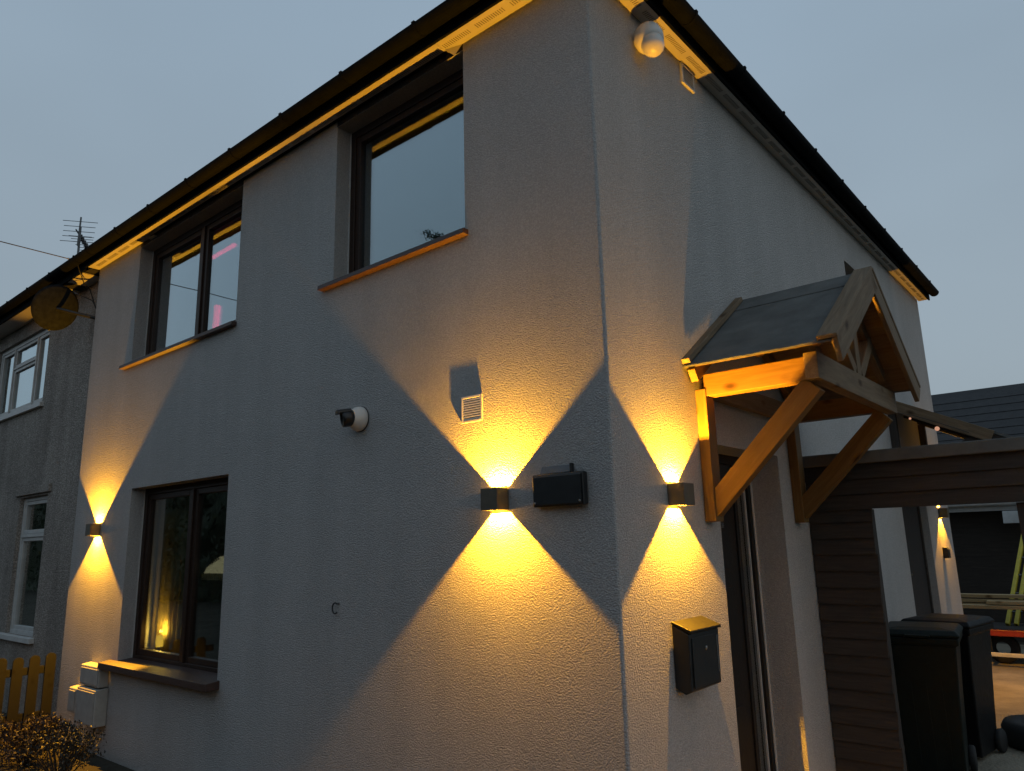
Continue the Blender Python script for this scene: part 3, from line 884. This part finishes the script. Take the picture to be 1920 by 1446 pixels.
bbox_beam('header_beam', 0.09, 2.9, GY + 0.14, GY + 0.22, 1.80, 1.95, 'darkpine', gate)

# lean-to canopy over the back door
can2 = thing('lean_to_canopy', (0.5, 6.7, 2.0), 'small dark lean-to canopy behind the gateway with string lights', 'canopy')
b = MB(); b.prism([(0.003, 3.03), (1.20, 2.43), (1.20, 2.46), (0.003, 3.06)], 'y', 6.02, 7.75)
b.build('roof_felt', 'felt', can2)
beam('barge_board', (0.01, 6.0, 2.985), (1.00, 6.0, 2.49), 0.03, 0.13, 'oldpine', can2, (0, 1, 0))
for yy in (6.06, 6.85, 7.6):
    beam('rafter', (0.01, yy, 2.96), (1.15, yy, 2.39), 0.05, 0.09, 'darkpine', can2, (0, 1, 0))
for yy in (6.06, 7.6):
    bbox_beam('wall_post', 0.003, 0.08, yy - 0.04, yy + 0.04, 1.97, 2.9, 'darkpine', can2)
    beam('brace', (0.06, yy, 2.05), (0.85, yy, 2.50), 0.07, 0.09, 'darkpine', can2, (0, 1, 0))
bbox_beam('front_beam', 1.02, 1.10, 6.04, 7.7, 2.28, 2.38, 'darkpine', can2)
sl_ = thing('string_light', (0.4, 5.97, 2.6), 'string of small warm bulbs hanging under the lean-to canopy', 'string light')
P_ = [(0.12, 5.96, 2.86), (0.30, 5.96, 2.80), (0.55, 5.96, 2.68), (0.80, 5.96, 2.55)]
b = MB(); b.tube(P_, 0.004, 6); b.build('cable', 'black', sl_)
for (px, pz, r) in ((0.245, 2.79, 0.014), (0.50, 2.655, 0.026)):
    b = MB(); b.lathe([(0, -r), (r * 0.7, -r * 0.7), (r, 0), (r * 0.7, r * 0.7), (0, r)], 12, Matrix.Translation((px, 5.96, pz - r))); b.build('bulb', 'bulb', sl_)

# small tap box by the back corner
b = MB(); b.prism([(0.003, 1.16), (0.07, 1.16), (0.07, 1.27), (0.05, 1.30), (0.003, 1.30)], 'y', 8.00, 8.12)
b.build('outdoor_socket', 'black', label='small black outdoor socket box below the back corner lamp', cat='socket box', bevel=0.006)

# ------------------------------------------------------------------ wheelie bins in front of the gateway
def wheelie_bin(loc, rz, mat, label):
    W = Matrix.Translation(loc) @ Matrix.Rotation(rz, 4, 'Z')
    root = thing('wheelie_bin', loc, label, 'bin', 'wheelie bins by the gateway')
    def put(b, name, mt, parent=root, bevel=0.0): 
        return b.build(name, mt, parent, bevel=bevel, world=W)
    H = 1.11
    b = MB()
    def lvl(wx, wy, z, oy=0): return [(-wx, -wy + oy, z), (wx, -wy + oy, z), (wx, wy + oy, z), (-wx, wy + oy, z)]
    rings = [lvl(.205, .22, .03), lvl(.235, .27, H * .6), lvl(.262, .31, H - .06), lvl(.285, .335, H - .055), lvl(.287, .337, H)]
    vs = sum(rings, []); fs = [(3, 2, 1, 0)]
    for i in range(len(rings) - 1):
        for k in range(4): fs.append((i*4+k, i*4+(k+1) % 4, i*4+4+(k+1) % 4, i*4+4+k))
    fs.append((16, 17, 18, 19))
    b.add(vs, fs); body = put(b, 'bin_body', mat, bevel=0.02)
    for k in (-1, 0, 1):
        b = MB(); b.add([(k*.11-.012, -.232, .12), (k*.11+.012, -.232, .12), (k*.11+.012, -.300, H-.1), (k*.11-.012, -.300, H-.1), (k*.11-.012, -.222, .12), (k*.11+.012, -.222, .12), (k*.11+.012, -.288, H-.1), (k*.11-.012, -.288, H-.1)],
                        [(0, 1, 2, 3), (0, 3, 7, 4), (1, 5, 6, 2), (3, 2, 6, 7)]); put(b, 'rib', mat, body)
    b = MB()
    rr = [lvl(.295, .345, H + .004), lvl(.30, .35, H + .02), lvl(.27, .31, H + .055), lvl(.15, .2, H + .07)]
    vs = sum(rr, []); fs = [(3, 2, 1, 0)]
    for i in range(3):
        for k in range(4): fs.append((i*4+k, i*4+(k+1) % 4, i*4+4+(k+1) % 4, i*4+4+k))
    fs.append((12, 13, 14, 15)); b.add(vs, fs); lid = put(b, 'lid', mat, bevel=0.012)
    b = MB(); b.box(-.09, .09, -.385, -.345, H + .006, H + .024); put(b, 'lid_grip', mat, lid, 0.005)
    b = MB(); b.tube([(-.24, .40, H - .02), (.24, .40, H - .02)], 0.016, 10)
    for s in (-1, 1): b.box(s*.2-.015, s*.2+.015, .33, .40, H - .05, H + .0)
    put(b, 'handle', mat)
    for s in (-1, 1):
        b = MB(); b.lathe([(0, -.025), (.09, -.025), (.1, -.015), (.1, .015), (.09, .025), (0, .025)], 20, Matrix.Translation((s * .235, .22, .10)) @ Matrix.Rotation(R(90), 4, 'Y')); put(b, 'wheel', 'rubber')
    return root
wheelie_bin((0.50, 3.95, GZ + 0.004), R(7), 'greenbin', 'dark green wheelie bin inside the gateway, nearer the camera')
wheelie_bin((0.55, 4.76, GZ + 0.004), R(-8), 'blackbin', 'black wheelie bin standing behind the dark green bin')

# ------------------------------------------------------------------ back yard: garage, trailer of planks, ladder, tyre
gar = thing('garage', (1.0, 15, GZ), 'dark outbuilding with tiled roof and pale gutter beyond the gateway', 'outbuilding')
b = MB(); b.box(-4.0, 7.0, 13.0, 18.5, GZ, 1.86); b.build('wall', 'darkpine', gar)
b = MB(); b.box(-4.2, 7.2, 12.72, 12.99, 1.86, 1.875); b.build('soffit_board', 'white', gar)
b = MB(); b.box(-4.2, 7.2, 12.69, 12.718, 1.855, 2.02); b.build('fascia', 'dirty_white', gar)
b = MB(); b.prism([(12.62, 2.03), (15.8, 4.62), (19.0, 2.03), (18.9, 1.98), (12.72, 1.98)], 'x', -4.3, 7.3); rf = b.build('roof', 'tile', gar)
ang = math.atan2(4.62 - 2.03, 15.8 - 12.62)
for j in range(13):
    t0 = 0.30 * j
    y0 = 12.60 + t0 * math.cos(ang); z0 = 2.035 + t0 * math.sin(ang)
    bb = MB(); dy, dz = 0.31 * math.cos(ang), 0.31 * math.sin(ang)
    nx, nz = -math.sin(ang), math.cos(ang)
    bb.prism([(y0, z0), (y0 + dy, z0 + dz), (y0 + dy + nx * .008, z0 + dz + nz * .008), (y0 + nx * .03, z0 + nz * .013)], 'x', -4.3, 7.3)
    bb.build('tile_course', 'tile', rf)
b = MB(); b.tube([(-4.2, 12.63, 1.99), (7.2, 12.63, 1.99)], 0.05, 10); b.build('gutter', 'dirty_white', gar)
# a flood light on that eave
b = MB(); b.prism([(12.45, 1.62), (12.68, 1.66), (12.68, 1.80), (12.50, 1.84)], 'x', 0.20, 0.52)
b.build('flood_light', 'dirty_white', label='pale flood light under the eave of the dark outbuilding', cat='flood light', bevel=0.01)

tr = thing('trailer', (0.9, 10.3, GZ), 'low flat trailer with red rail and pale bumper bar beyond the gateway', 'trailer')
b = MB(); b.box(-0.35, 2.6, 10.0, 11.2, 0.0, 0.05); b.build('deck', 'darkpine', tr)
b = MB(); b.box(-0.10, 2.6, 9.93, 9.995, -0.02, 0.07); b.build('side_rail', 'red', tr, bevel=0.01)
b = MB(); b.box(-0.02, 2.6, 9.86, 9.92, -0.30, -0.245); b.build('bumper_bar', 'dirty_white', tr, bevel=0.008)
for xx in (0.05, 1.5):
    b = MB(); b.box(xx, xx + 0.06, 9.93, 9.99, -0.25, -0.02); b.build('bracket', 'black', tr)
for xx in (-0.15, 1.9):
    b = MB(); b.lathe([(0.10, -.07), (.19, -.08), (.215, -.05), (.215, .05), (.19, .08), (0.10, .07)], 24, Matrix.Translation((xx + 0.35, 10.3, GZ + 0.22)) @ Matrix.Rotation(R(90), 4, 'X')); b.build('wheel', 'rubber', tr)
for xx in (-0.28, 0.55, 1.5, 2.4):
    b = MB(); b.box(xx, xx + 0.05, 10.0, 10.06, 0.052, 0.34); b.build('stake', 'darkpine', tr)
    b = MB(); b.box(xx, xx + 0.05, 10.0, 10.9, 0.341, 0.365); b.build('cross_bar', 'darkpine', tr)
for i, (yy, zz, x0, x1, lab) in enumerate(((9.99, 0.39, -0.5, 2.9, 'thick lower plank at the front of the timber stack'), (10.03, 0.452, 0.12, 3.0, 'pale shorter plank on top of the thick lower plank'),
                                      (10.22, 0.40, -0.6, 2.8, 'plank hidden low at the back of the timber stack'), (10.24, 0.53, -0.55, 2.9, 'uppermost plank of the timber stack on the trailer'), (10.22, 0.462, -0.3, 2.2, 'middle plank at the back of the timber stack'))):
    o = beam('plank', (x0, yy, zz), (x1, yy, zz + 0.004), 0.17, 0.05, 'plank', None, (0, 1, 0), 0.004)
    tag(o, lab, 'plank', 'planks stacked on the trailer')
ld = thing('ladder', (0.7, 10.9, GZ), 'yellow ladder leaning behind the timber stack beyond the gateway', 'ladder')
for k, xx in enumerate((0.24, 0.35, 0.48, 0.60)):
    beam('rail', (xx, 10.75 + 0.03 * k, 0.06), (xx + 0.50, 12.5 + 0.03 * k, 2.35), 0.055, 0.09, 'yellow', ld, (1, 0, 0), 0.006)
for j in range(8):
    t = (j + 0.7) / 8.5
    b = MB(); b.tube([(0.24 + 0.5 * t, 10.75 + 1.75 * t, 0.06 + 2.29 * t), (0.60 + 0.5 * t, 10.84 + 1.75 * t, 0.06 + 2.29 * t)], 0.017, 8); b.build('rung', 'aluminium', ld)
b = MB(); b.lathe([(0.20, 0.0), (0.33, 0.0), (0.36, 0.05), (0.36, 0.16), (0.33, 0.21), (0.20, 0.21), (0.18, 0.17), (0.18, 0.04), (0.20, 0.0)], 36, Matrix.Translation((1.13, 5.35, GZ + 0.006)))
b.build('tyre', 'rubber', label='black tyre lying flat on the yard at the right edge', cat='tyre')

# ------------------------------------------------------------------ neighbouring house on the left
nb = thing('neighbour_house', (-11, 4, GZ), 'dark brown pebble-dashed house adjoining on the left with white windows', 'house')
NY = 0.12
NUP = (-11.56, -9.27, 3.57, 4.70)
NGW = (-9.70, -8.66, 0.50, 2.27)
b = MB()
wall_grid(b, (0, NY, 0), (1, 0, 0), (0, 0, 1), (0, 1, 0), sorted([-20, XL, NUP[0], NUP[1], NGW[0], NGW[1]]), sorted([GZ - .1, ZE, NUP[2], NUP[3], NGW[2], NGW[3]]), [NUP, NGW], 0.25)
b.build('wall', 'pebble', nb)
b = MB(); b.box(-20, XL, 3.0, 3.1, GZ, ZE); b.box(-20, XL, NY + .25, 3.0, 2.7, 2.8); b.box(-20, XL, NY + .25, 3.0, ZE, ZE + .04); b.build('inner_wall', 'plaster', nb)
yf = NY + 0.05
wn = window(nb, *NUP, yf, [(-9.87, -9.33, 3.63, 4.64), (-10.87, -9.90, 3.63, 4.30), (-10.87, -9.90, 4.33, 4.64), (-11.50, -10.90, 3.63, 4.64)], 'dirty_white', 'glass', fw=0.06, sash=0.045, bead=False)
for xx in (-9.885, -10.885):
    mullion(wn, xx - 0.012, xx + 0.012, 3.63, 4.64, yf, 'dirty_white')
b = MB(); b.box(-10.872, -9.898, yf - 0.006, yf + 0.06, 4.302, 4.328); b.build('transom', 'dirty_white', wn)
sill_part(wn, -11.7, -9.20, 3.50, 3.572, NY - 0.05, yf - 0.002, 'dirty_white')
wn2 = window(nb, *NGW, yf, [(-9.65, -8.71, 0.55, 1.735), (-9.65, -8.71, 1.785, 2.22)], 'dirty_white', 'glass_low', fw=0.05, sash=0.05, bead=False)
b = MB(); b.box(-9.65, -8.71, yf - 0.004, yf + 0.06, 1.738, 1.782); b.build('transom', 'dirty_white', wn2)
sill_part(wn2, -9.95, -8.60, 0.43, 0.502, NY - 0.06, yf - 0.002, 'dirty_white')
b = MB(); b.box(-9.85, -8.55, NY - 0.035, NY - 0.002, 2.30, 2.40); b.build('lintel_ledge', 'pebble', nb)
# neighbour's eaves
b = MB(); b.box(-20, -8.25, -SW, NY - 0.002, ZE - 0.03, ZE - 0.018); b.box(-7.98, -7.50, -SW, NY - 0.002, ZE - 0.03, ZE - 0.018); b.build('soffit_board', 'soffit', nb)
b = MB(); b.box(-8.25, -7.98, -SW + 0.04, NY - 0.002, ZE - 0.01, ZE + 0.0); b.box(-7.50, XL - 0.022, -SW + 0.04, NY - 0.002, ZE - 0.01, ZE); b.build('soffit_gap_batten', 'dark', nb)
b = MB(); b.box(-20, XL - 0.022, -SW - 0.022, -SW - 0.001, ZE - 0.045, EZ - 0.01); b.build('fascia', 'gutter', nb)
gutter(nb, 'gutter', 'x', -20, XL - 0.022, -0.235, 5.045, 0.066, (True, False))

# satellite dish on the neighbour's wall, seen from behind
root = thing('satellite_dish', (-7.7, NY, 4.3), 'dull brown satellite dish bracketed under the eaves at the party wall', 'satellite dish')
dc = Vector((-7.76, -0.28, 4.48)); dn = Vector((-0.90, -0.10, 0.36)).normalized()
q = dn.to_track_quat('Z', 'Y').to_matrix().to_4x4(); q.translation = dc
prof = [(0.0, 0.0)] + [(0.27 * k / 8, 0.06 * (k / 8) ** 2) for k in range(1, 9)]
prof2 = [(0.27, 0.068)] + [(0.27 * k / 8, 0.06 * (k / 8) ** 2 + 0.01) for k in range(8, 0, -1)] + [(0, 0.01)]
b = MB(); b.lathe(prof + prof2, 32, q @ Matrix.Scale(1.08, 4, (0, 1, 0))); b.build('dish_reflector', 'dish', root)
b = MB(); b.tube([dc, dc + Vector((0.16, 0.12, -0.06)), (-7.45, NY - 0.01, 4.36)], 0.022, 8); b.build('mount_arm', 'black', root)
b = MB(); b.box(-7.51, -7.39, NY - 0.03, NY - 0.002, 4.26, 4.46); b.build('wall_plate', 'black', root)
dv = Vector((0, 0, -1)); dv = (dv - dn * dv.dot(dn)).normalized()
b = MB(); b.tube([dc + dv * 0.29 + dn * 0.06, dc + dn * 0.42 + Vector((0, 0, -0.16))], 0.012, 8); b.build('feed_arm', 'black', root)
b = MB(); e = dc + dn * 0.42 + Vector((0, 0, -0.16)); b.tube([e, e + Vector((0, 0, 0.07)) - dn * 0.03], 0.028, 12); b.build('receiver_head', 'dirty_white', root)
pts = [(-7.45, NY - 0.03, 4.42), (-7.52, 0.02, 4.60), (-7.75, -0.08, 4.72), (-7.95, -0.10, 4.80), (-8.05, -0.12, 4.88)]
b = MB(); b.tube(pts, 0.008, 6); b.build('dish_cable', 'black', root)

# telephone wire and its bracket at the eaves
tw = thing('telephone_wire', (-7.5, -0.3, 5.05), 'thin telephone wire running from the eaves out to the left', 'wire')
P0 = Vector((-7.50, -0.31, 5.058)); P1 = Vector((-7.597, -1.0, 5.101))
dw = (P1 - P0).normalized()
pts = [P0 + dw * t - Vector((0, 0, 0.0006 * t * (9 - t))) for t in (0, 0.35, 0.7, 1.2, 2, 3.5, 5.5, 9)]
b = MB(); b.tube(pts, 0.006, 6); b.build('wire', 'black', tw)
b = MB(); b.tube([(-7.40, -0.165, 5.03), (-7.47, -0.25, 5.055), P0], 0.012, 8); b.build('wire_bracket', 'steel', tw)
b = MB(); b.tube([(-7.44, -0.22, 5.02), (-7.46, -0.18, 4.93), (-7.52, -0.12, 4.86), (-7.62, -0.06, 4.83), (-7.70, 0.04, 4.80), (-7.66, 0.10, 4.60)], 0.007, 6); b.build('drop_cable', 'black', tw)

# TV aerial on the neighbour's roof
an = thing('tv_aerial', (-12.78, 1.5, 6.2), 'spiky metal TV aerial on a mast above the left roof edge', 'aerial')
b = MB(); b.tube([(-12.73, 1.5, 6.15), (-12.79, 1.5, 7.72)], 0.022, 8); b.build('mast', 'aluminium', an)
ft = Vector((-0.72, 0.53, -0.10)).normalized(); base = Vector((-12.79, 1.46, 7.60))
sd = Vector((0.53, 0.85, 0.02)).normalized()
b = MB(); b.tube([base - ft * 0.10, base + ft * 1.15], 0.014, 8); b.build('boom', 'aluminium', an)
b = MB(); b.tube([base + Vector((0.10, 0, 0.28)), base + Vector((0.07, 0, -0.30))], 0.016, 8); b.build('reflector_post', 'aluminium', an)
for k in range(5):
    c = base + Vector((0.095 - 0.012 * k, 0, 0.19 - 0.10 * k))
    wd = 0.30 if k in (0, 4) else 0.27
    b = MB(); b.tube([c - sd * wd, c + sd * wd], 0.006, 6); b.build('reflector_rod', 'aluminium', an)
for k in range(9):
    c = base + ft * (0.16 + 0.115 * k)
    wd = 0.20 - 0.006 * k
    b = MB(); b.tube([c - sd * wd, c + sd * wd], 0.006, 6); b.build('director_rod', 'aluminium', an)
    b = MB(); b.box(c.x - .03, c.x + .03, c.y - .03, c.y + .03, c.z - .035, c.z + .035); b.build('director_clip', 'black', an)

# ------------------------------------------------------------------ behind the glass
def curtain(name, x0, x1, y, z0, z1, mat, label, pleat=0.035, wl=0.11, seed=0):
    rn = random.Random(seed); b = MB(); n = max(12, int((x1 - x0) / wl * 8)); rows = 5
    vs = []
    for j in range(rows + 1):
        z = z1 + (z0 - z1) * j / rows
        for i in range(n + 1):
            x = x0 + (x1 - x0) * i / n
            a = 2 * math.pi * (x - x0) / wl
            vs.append((x, y + pleat * math.sin(a + 0.5 * math.sin(x * 7 + seed)) * (0.8 + 0.2 * j / rows), z))
    fs = [(j * (n + 1) + i, j * (n + 1) + i + 1, (j + 1) * (n + 1) + i + 1, (j + 1) * (n + 1) + i) for j in range(rows) for i in range(n)]
    b.add(vs, fs, True)
    o = b.build(name, mat, label=label, cat='curtain')
    so = o.modifiers.new('thick', 'SOLIDIFY'); so.thickness = 0.006
    return o
curtain('curtain', -6.10, -5.30, 0.42, 0.50, 2.20, 'curtain', 'olive gold curtain hanging behind the left pane of the ground floor window', seed=1)
curtain('curtain', -5.28, -4.72, 0.40, 0.50, 2.20, 'darkcurtain', 'dark brown curtain in the middle of the ground floor window', seed=2)
lampi = thing('table_lamp', (-5.72, 0.345, 0.50), 'small glowing amber lamp low behind the ground floor window', 'lamp')
b = MB(); b.box(-6.3, -3.6, 0.23, 0.62, 0.455, 0.495); b.build('window_board', 'sill', house)
b = MB(); b.lathe([(0.03, 0), (0.03, 0.02), (0.012, 0.03), (0.012, 0.06)], 14, Matrix.Translation((-5.72, 0.335, 0.497))); b.build('lamp_foot', 'sill', lampi)
b = MB(); b.lathe([(0.0, 0.06), (0.032, 0.062), (0.038, 0.10), (0.034, 0.17), (0.0, 0.175)], 16, Matrix.Translation((-5.72, 0.335, 0.497))); b.build('glowing_shade', 'candle', lampi)
pl = bpy.data.lights.new('lamp_light', 'POINT'); pl.energy = 12.0; pl.color = (1, 0.58, 0.09); pl.shadow_soft_size = 0.015
place(bpy.data.objects.new('lamp_light', pl), lampi, Matrix.Translation((-5.72, 0.33, 0.71)))
sh = thing('fringed_reflection', (-4.6, 0.32, 1.2), 'glowing cream shape added for a pale mirrored thing in the right ground floor pane', 'reflection')  # made-up glowing shape, stands in for something mirrored in the pane
b = MB(); b.prism([(-4.84, 1.29), (-4.36, 1.29), (-4.40, 1.46), (-4.58, 1.44), (-4.76, 1.36)], 'y', 0.29, 0.36); b.build('reflection_body', 'reflection', sh, bevel=0.015)
for k in range(13):
    x = -4.83 + k * 0.036
    b = MB(); b.tube([(x, 0.285, 1.29), (x + 0.004, 0.283, 1.23)], 0.007, 5); b.build('reflection_fringe', 'cream', sh)
for k in range(9):
    x = -4.81 + k * 0.034
    b = MB(); b.tube([(x, 0.282, 1.33 + k * 0.011), (x - 0.03, 0.28, 1.42 + k * 0.012)], [0.008, 0.003], 5); b.build('reflection_fringe', 'darkcurtain', sh)
b = MB(); b.tube([(-5.367, 0.45, 4.69), (-4.90, 0.45, 4.71)], 0.022, 8); b.build('led_strip', 'pink', label='pink glowing strip near the top of the left upper window', cat='led strip')
b = MB(); b.tube([(-5.21, 0.45, 3.60), (-5.185, 0.45, 4.09)], 0.034, 8); b.build('led_strip', 'pink', label='upright pink glowing strip low in the left upper window', cat='led strip')

# ------------------------------------------------------------------ picket fence and shrubs at lower left
fe = thing('picket_fence', (-7.45, -0.8, GZ), 'dark wooden picket fence with rounded tops at the lower left', 'fence')
for k in range(9):
    y = -0.06 - k * 0.158; zt = 0.41 + random.uniform(-0.012, 0.012); w = 0.052
    poly = [(y - w, GZ), (y + w, GZ), (y + w, zt - 0.04)] + [(y + w * math.cos(a), zt - 0.04 + 0.05 * math.sin(a)) for a in [math.pi * i / 8 for i in range(1, 8)]] + [(y - w, zt - 0.04)]
    b = MB(); b.prism(poly, 'x', -7.458, -7.438); b.build('picket', 'fence', fe)
for zz in (-0.25, 0.22):
    bbox_beam('rail', -7.495, -7.46, -1.5, -0.01, zz, zz + 0.08, 'fence', fe)

def leaf_cloud(name, parent, mat, n, fn, size, seed):
    rn = random.Random(seed); vs = []; fs = []
    for i in range(n):
        p = fn(rn); s = size * rn.uniform(0.6, 1.3)
        m = Euler((rn.uniform(0, 6.3), rn.uniform(0, 6.3), rn.uniform(0, 6.3))).to_matrix()
        k = len(vs)
        for q in ((-s, 0, 0), (0, -s * .45, s * .1), (s, 0, 0), (0, s * .45, s * .1)):
            vs.append(tuple(Vector(p) + m @ Vector(q)))
        fs.append((k, k + 1, k + 2, k + 3))
    me = bpy.data.meshes.new(name); me.from_pydata(vs, [], fs); me.materials.append(M[mat])
    o = bpy.data.objects.new(name, me); place(o, parent, Matrix())
    o['kind'] = 'stuff'
    return o

def shrub(loc, rx, rz_, n, mat, label, seed, twigs=14, leaf=0.02, tall=0.0):
    root = thing('shrub', loc, label, 'shrub')
    rn = random.Random(seed)
    tips = []
    b = MB()
    for i in range(twigs):
        a = rn.uniform(0, 6.28); t = rn.uniform(0.3, 1)
        tip = Vector(loc) + Vector((math.cos(a) * rx * t, math.sin(a) * rx * t * 0.7, rz_ * (1.15 - 0.5 * t * t) * rn.uniform(0.85, 1.1) + tall * rn.random()))
        mid = Vector(loc).lerp(tip, 0.5) + Vector((rn.uniform(-.04, .04), rn.uniform(-.04, .04), 0.05))
        b.tube([loc, mid, tip], [0.009, 0.006, 0.002], 5); tips.append((mid, tip))
    b.build('stems', 'bark', root)
    def fn(r):
        m, t = r.choice(tips); u = r.random() ** 0.6
        p = m.lerp(t, u)
        g_ = 0.045 * (1.6 - u)
        return p + Vector((r.gauss(0, g_), r.gauss(0, g_), r.gauss(0, g_ * 0.8)))
    leaf_cloud('foliage', root, mat, n, fn, leaf, seed)
    return root
shrub((-6.35, -0.55, GZ), 0.62, 0.34, 5200, 'leafred', 'dark russet leafy shrub at the foot of the wall, lower left', 3, 46, 0.017)
shrub((-5.35, -0.62, GZ), 0.42, 0.30, 1900, 'leaf', 'sparse twiggy shrub with bare shoots right of the russet shrub', 5, 30, 0.015, 0.20)
shrub((-7.15, -0.95, GZ), 0.50, 0.50, 3600, 'leaf', 'dark shrub against the picket fence in the lower left corner', 9, 40, 0.018)

# ------------------------------------------------------------------ across the road: seen only mirrored in the glass
hd = thing('hedge', (-26, -10, GZ), 'tall dark hedge across the road, mirrored in the ground floor window', 'hedge')
b = MB(); nx, nz = 120, 14
vs = []
for j in range(nz + 1):
    for i in range(nx + 1):
        x = -62 + 72 * i / nx; z = GZ + 5.2 * j / nz
        vs.append((x, -11 + 0.9 * noise.noise((x * 0.5, 0, z * 0.6)) + 0.5 * noise.noise((x * 1.7, 3, z * 1.7)), z + 0.5 * noise.noise((x * 0.35, 7, 0))))
b.add(vs, [(j * (nx + 1) + i, j * (nx + 1) + i + 1, (j + 1) * (nx + 1) + i + 1, (j + 1) * (nx + 1) + i) for j in range(nz) for i in range(nx)], True)
b.build('hedge_body', 'hedge', hd)
rn0 = random.Random(4)
leaf_cloud('foliage', hd, 'hedge', 9000, lambda r: (r.uniform(-62, 10), -10.7 + r.gauss(0, .35), GZ + 5.3 * r.random() ** 0.8), 0.16, 4)

tr_ = thing('conifer_tree', (-10.2, -8.6, GZ), 'tall feathery conifer across the road, mirrored in the right upper window', 'tree')
b = MB(); b.tube([(-10.2, -8.6, GZ), (-10.15, -8.55, 4), (-10.2, -8.6, 9.2)], [0.22, 0.15, 0.03], 10); b.build('trunk', 'bark', tr_)
rn = random.Random(11); br = []
b = MB()
for i in range(70):
    z = 2.0 + 7.12 * (i / 70); ln = 0.55 + 1.7 * (1 - i / 70)
    a = i * 2.4; p = Vector((-10.2, -8.6, z)); e = p + Vector((math.cos(a) * ln, math.sin(a) * ln, 0.35 * ln))
    b.tube([p, e], [0.03, 0.008], 5); br.append((p, e))
b.build('branches', 'bark', tr_)
def fnc(r):
    p, e = r.choice(br); u = r.uniform(0.15, 1.05)
    q = p.lerp(e, u); return q + Vector((r.gauss(0, .09), r.gauss(0, .09), r.gauss(0, .06) - 0.03))
leaf_cloud('crown', tr_, 'hedge', 7500, fnc, 0.042, 12)
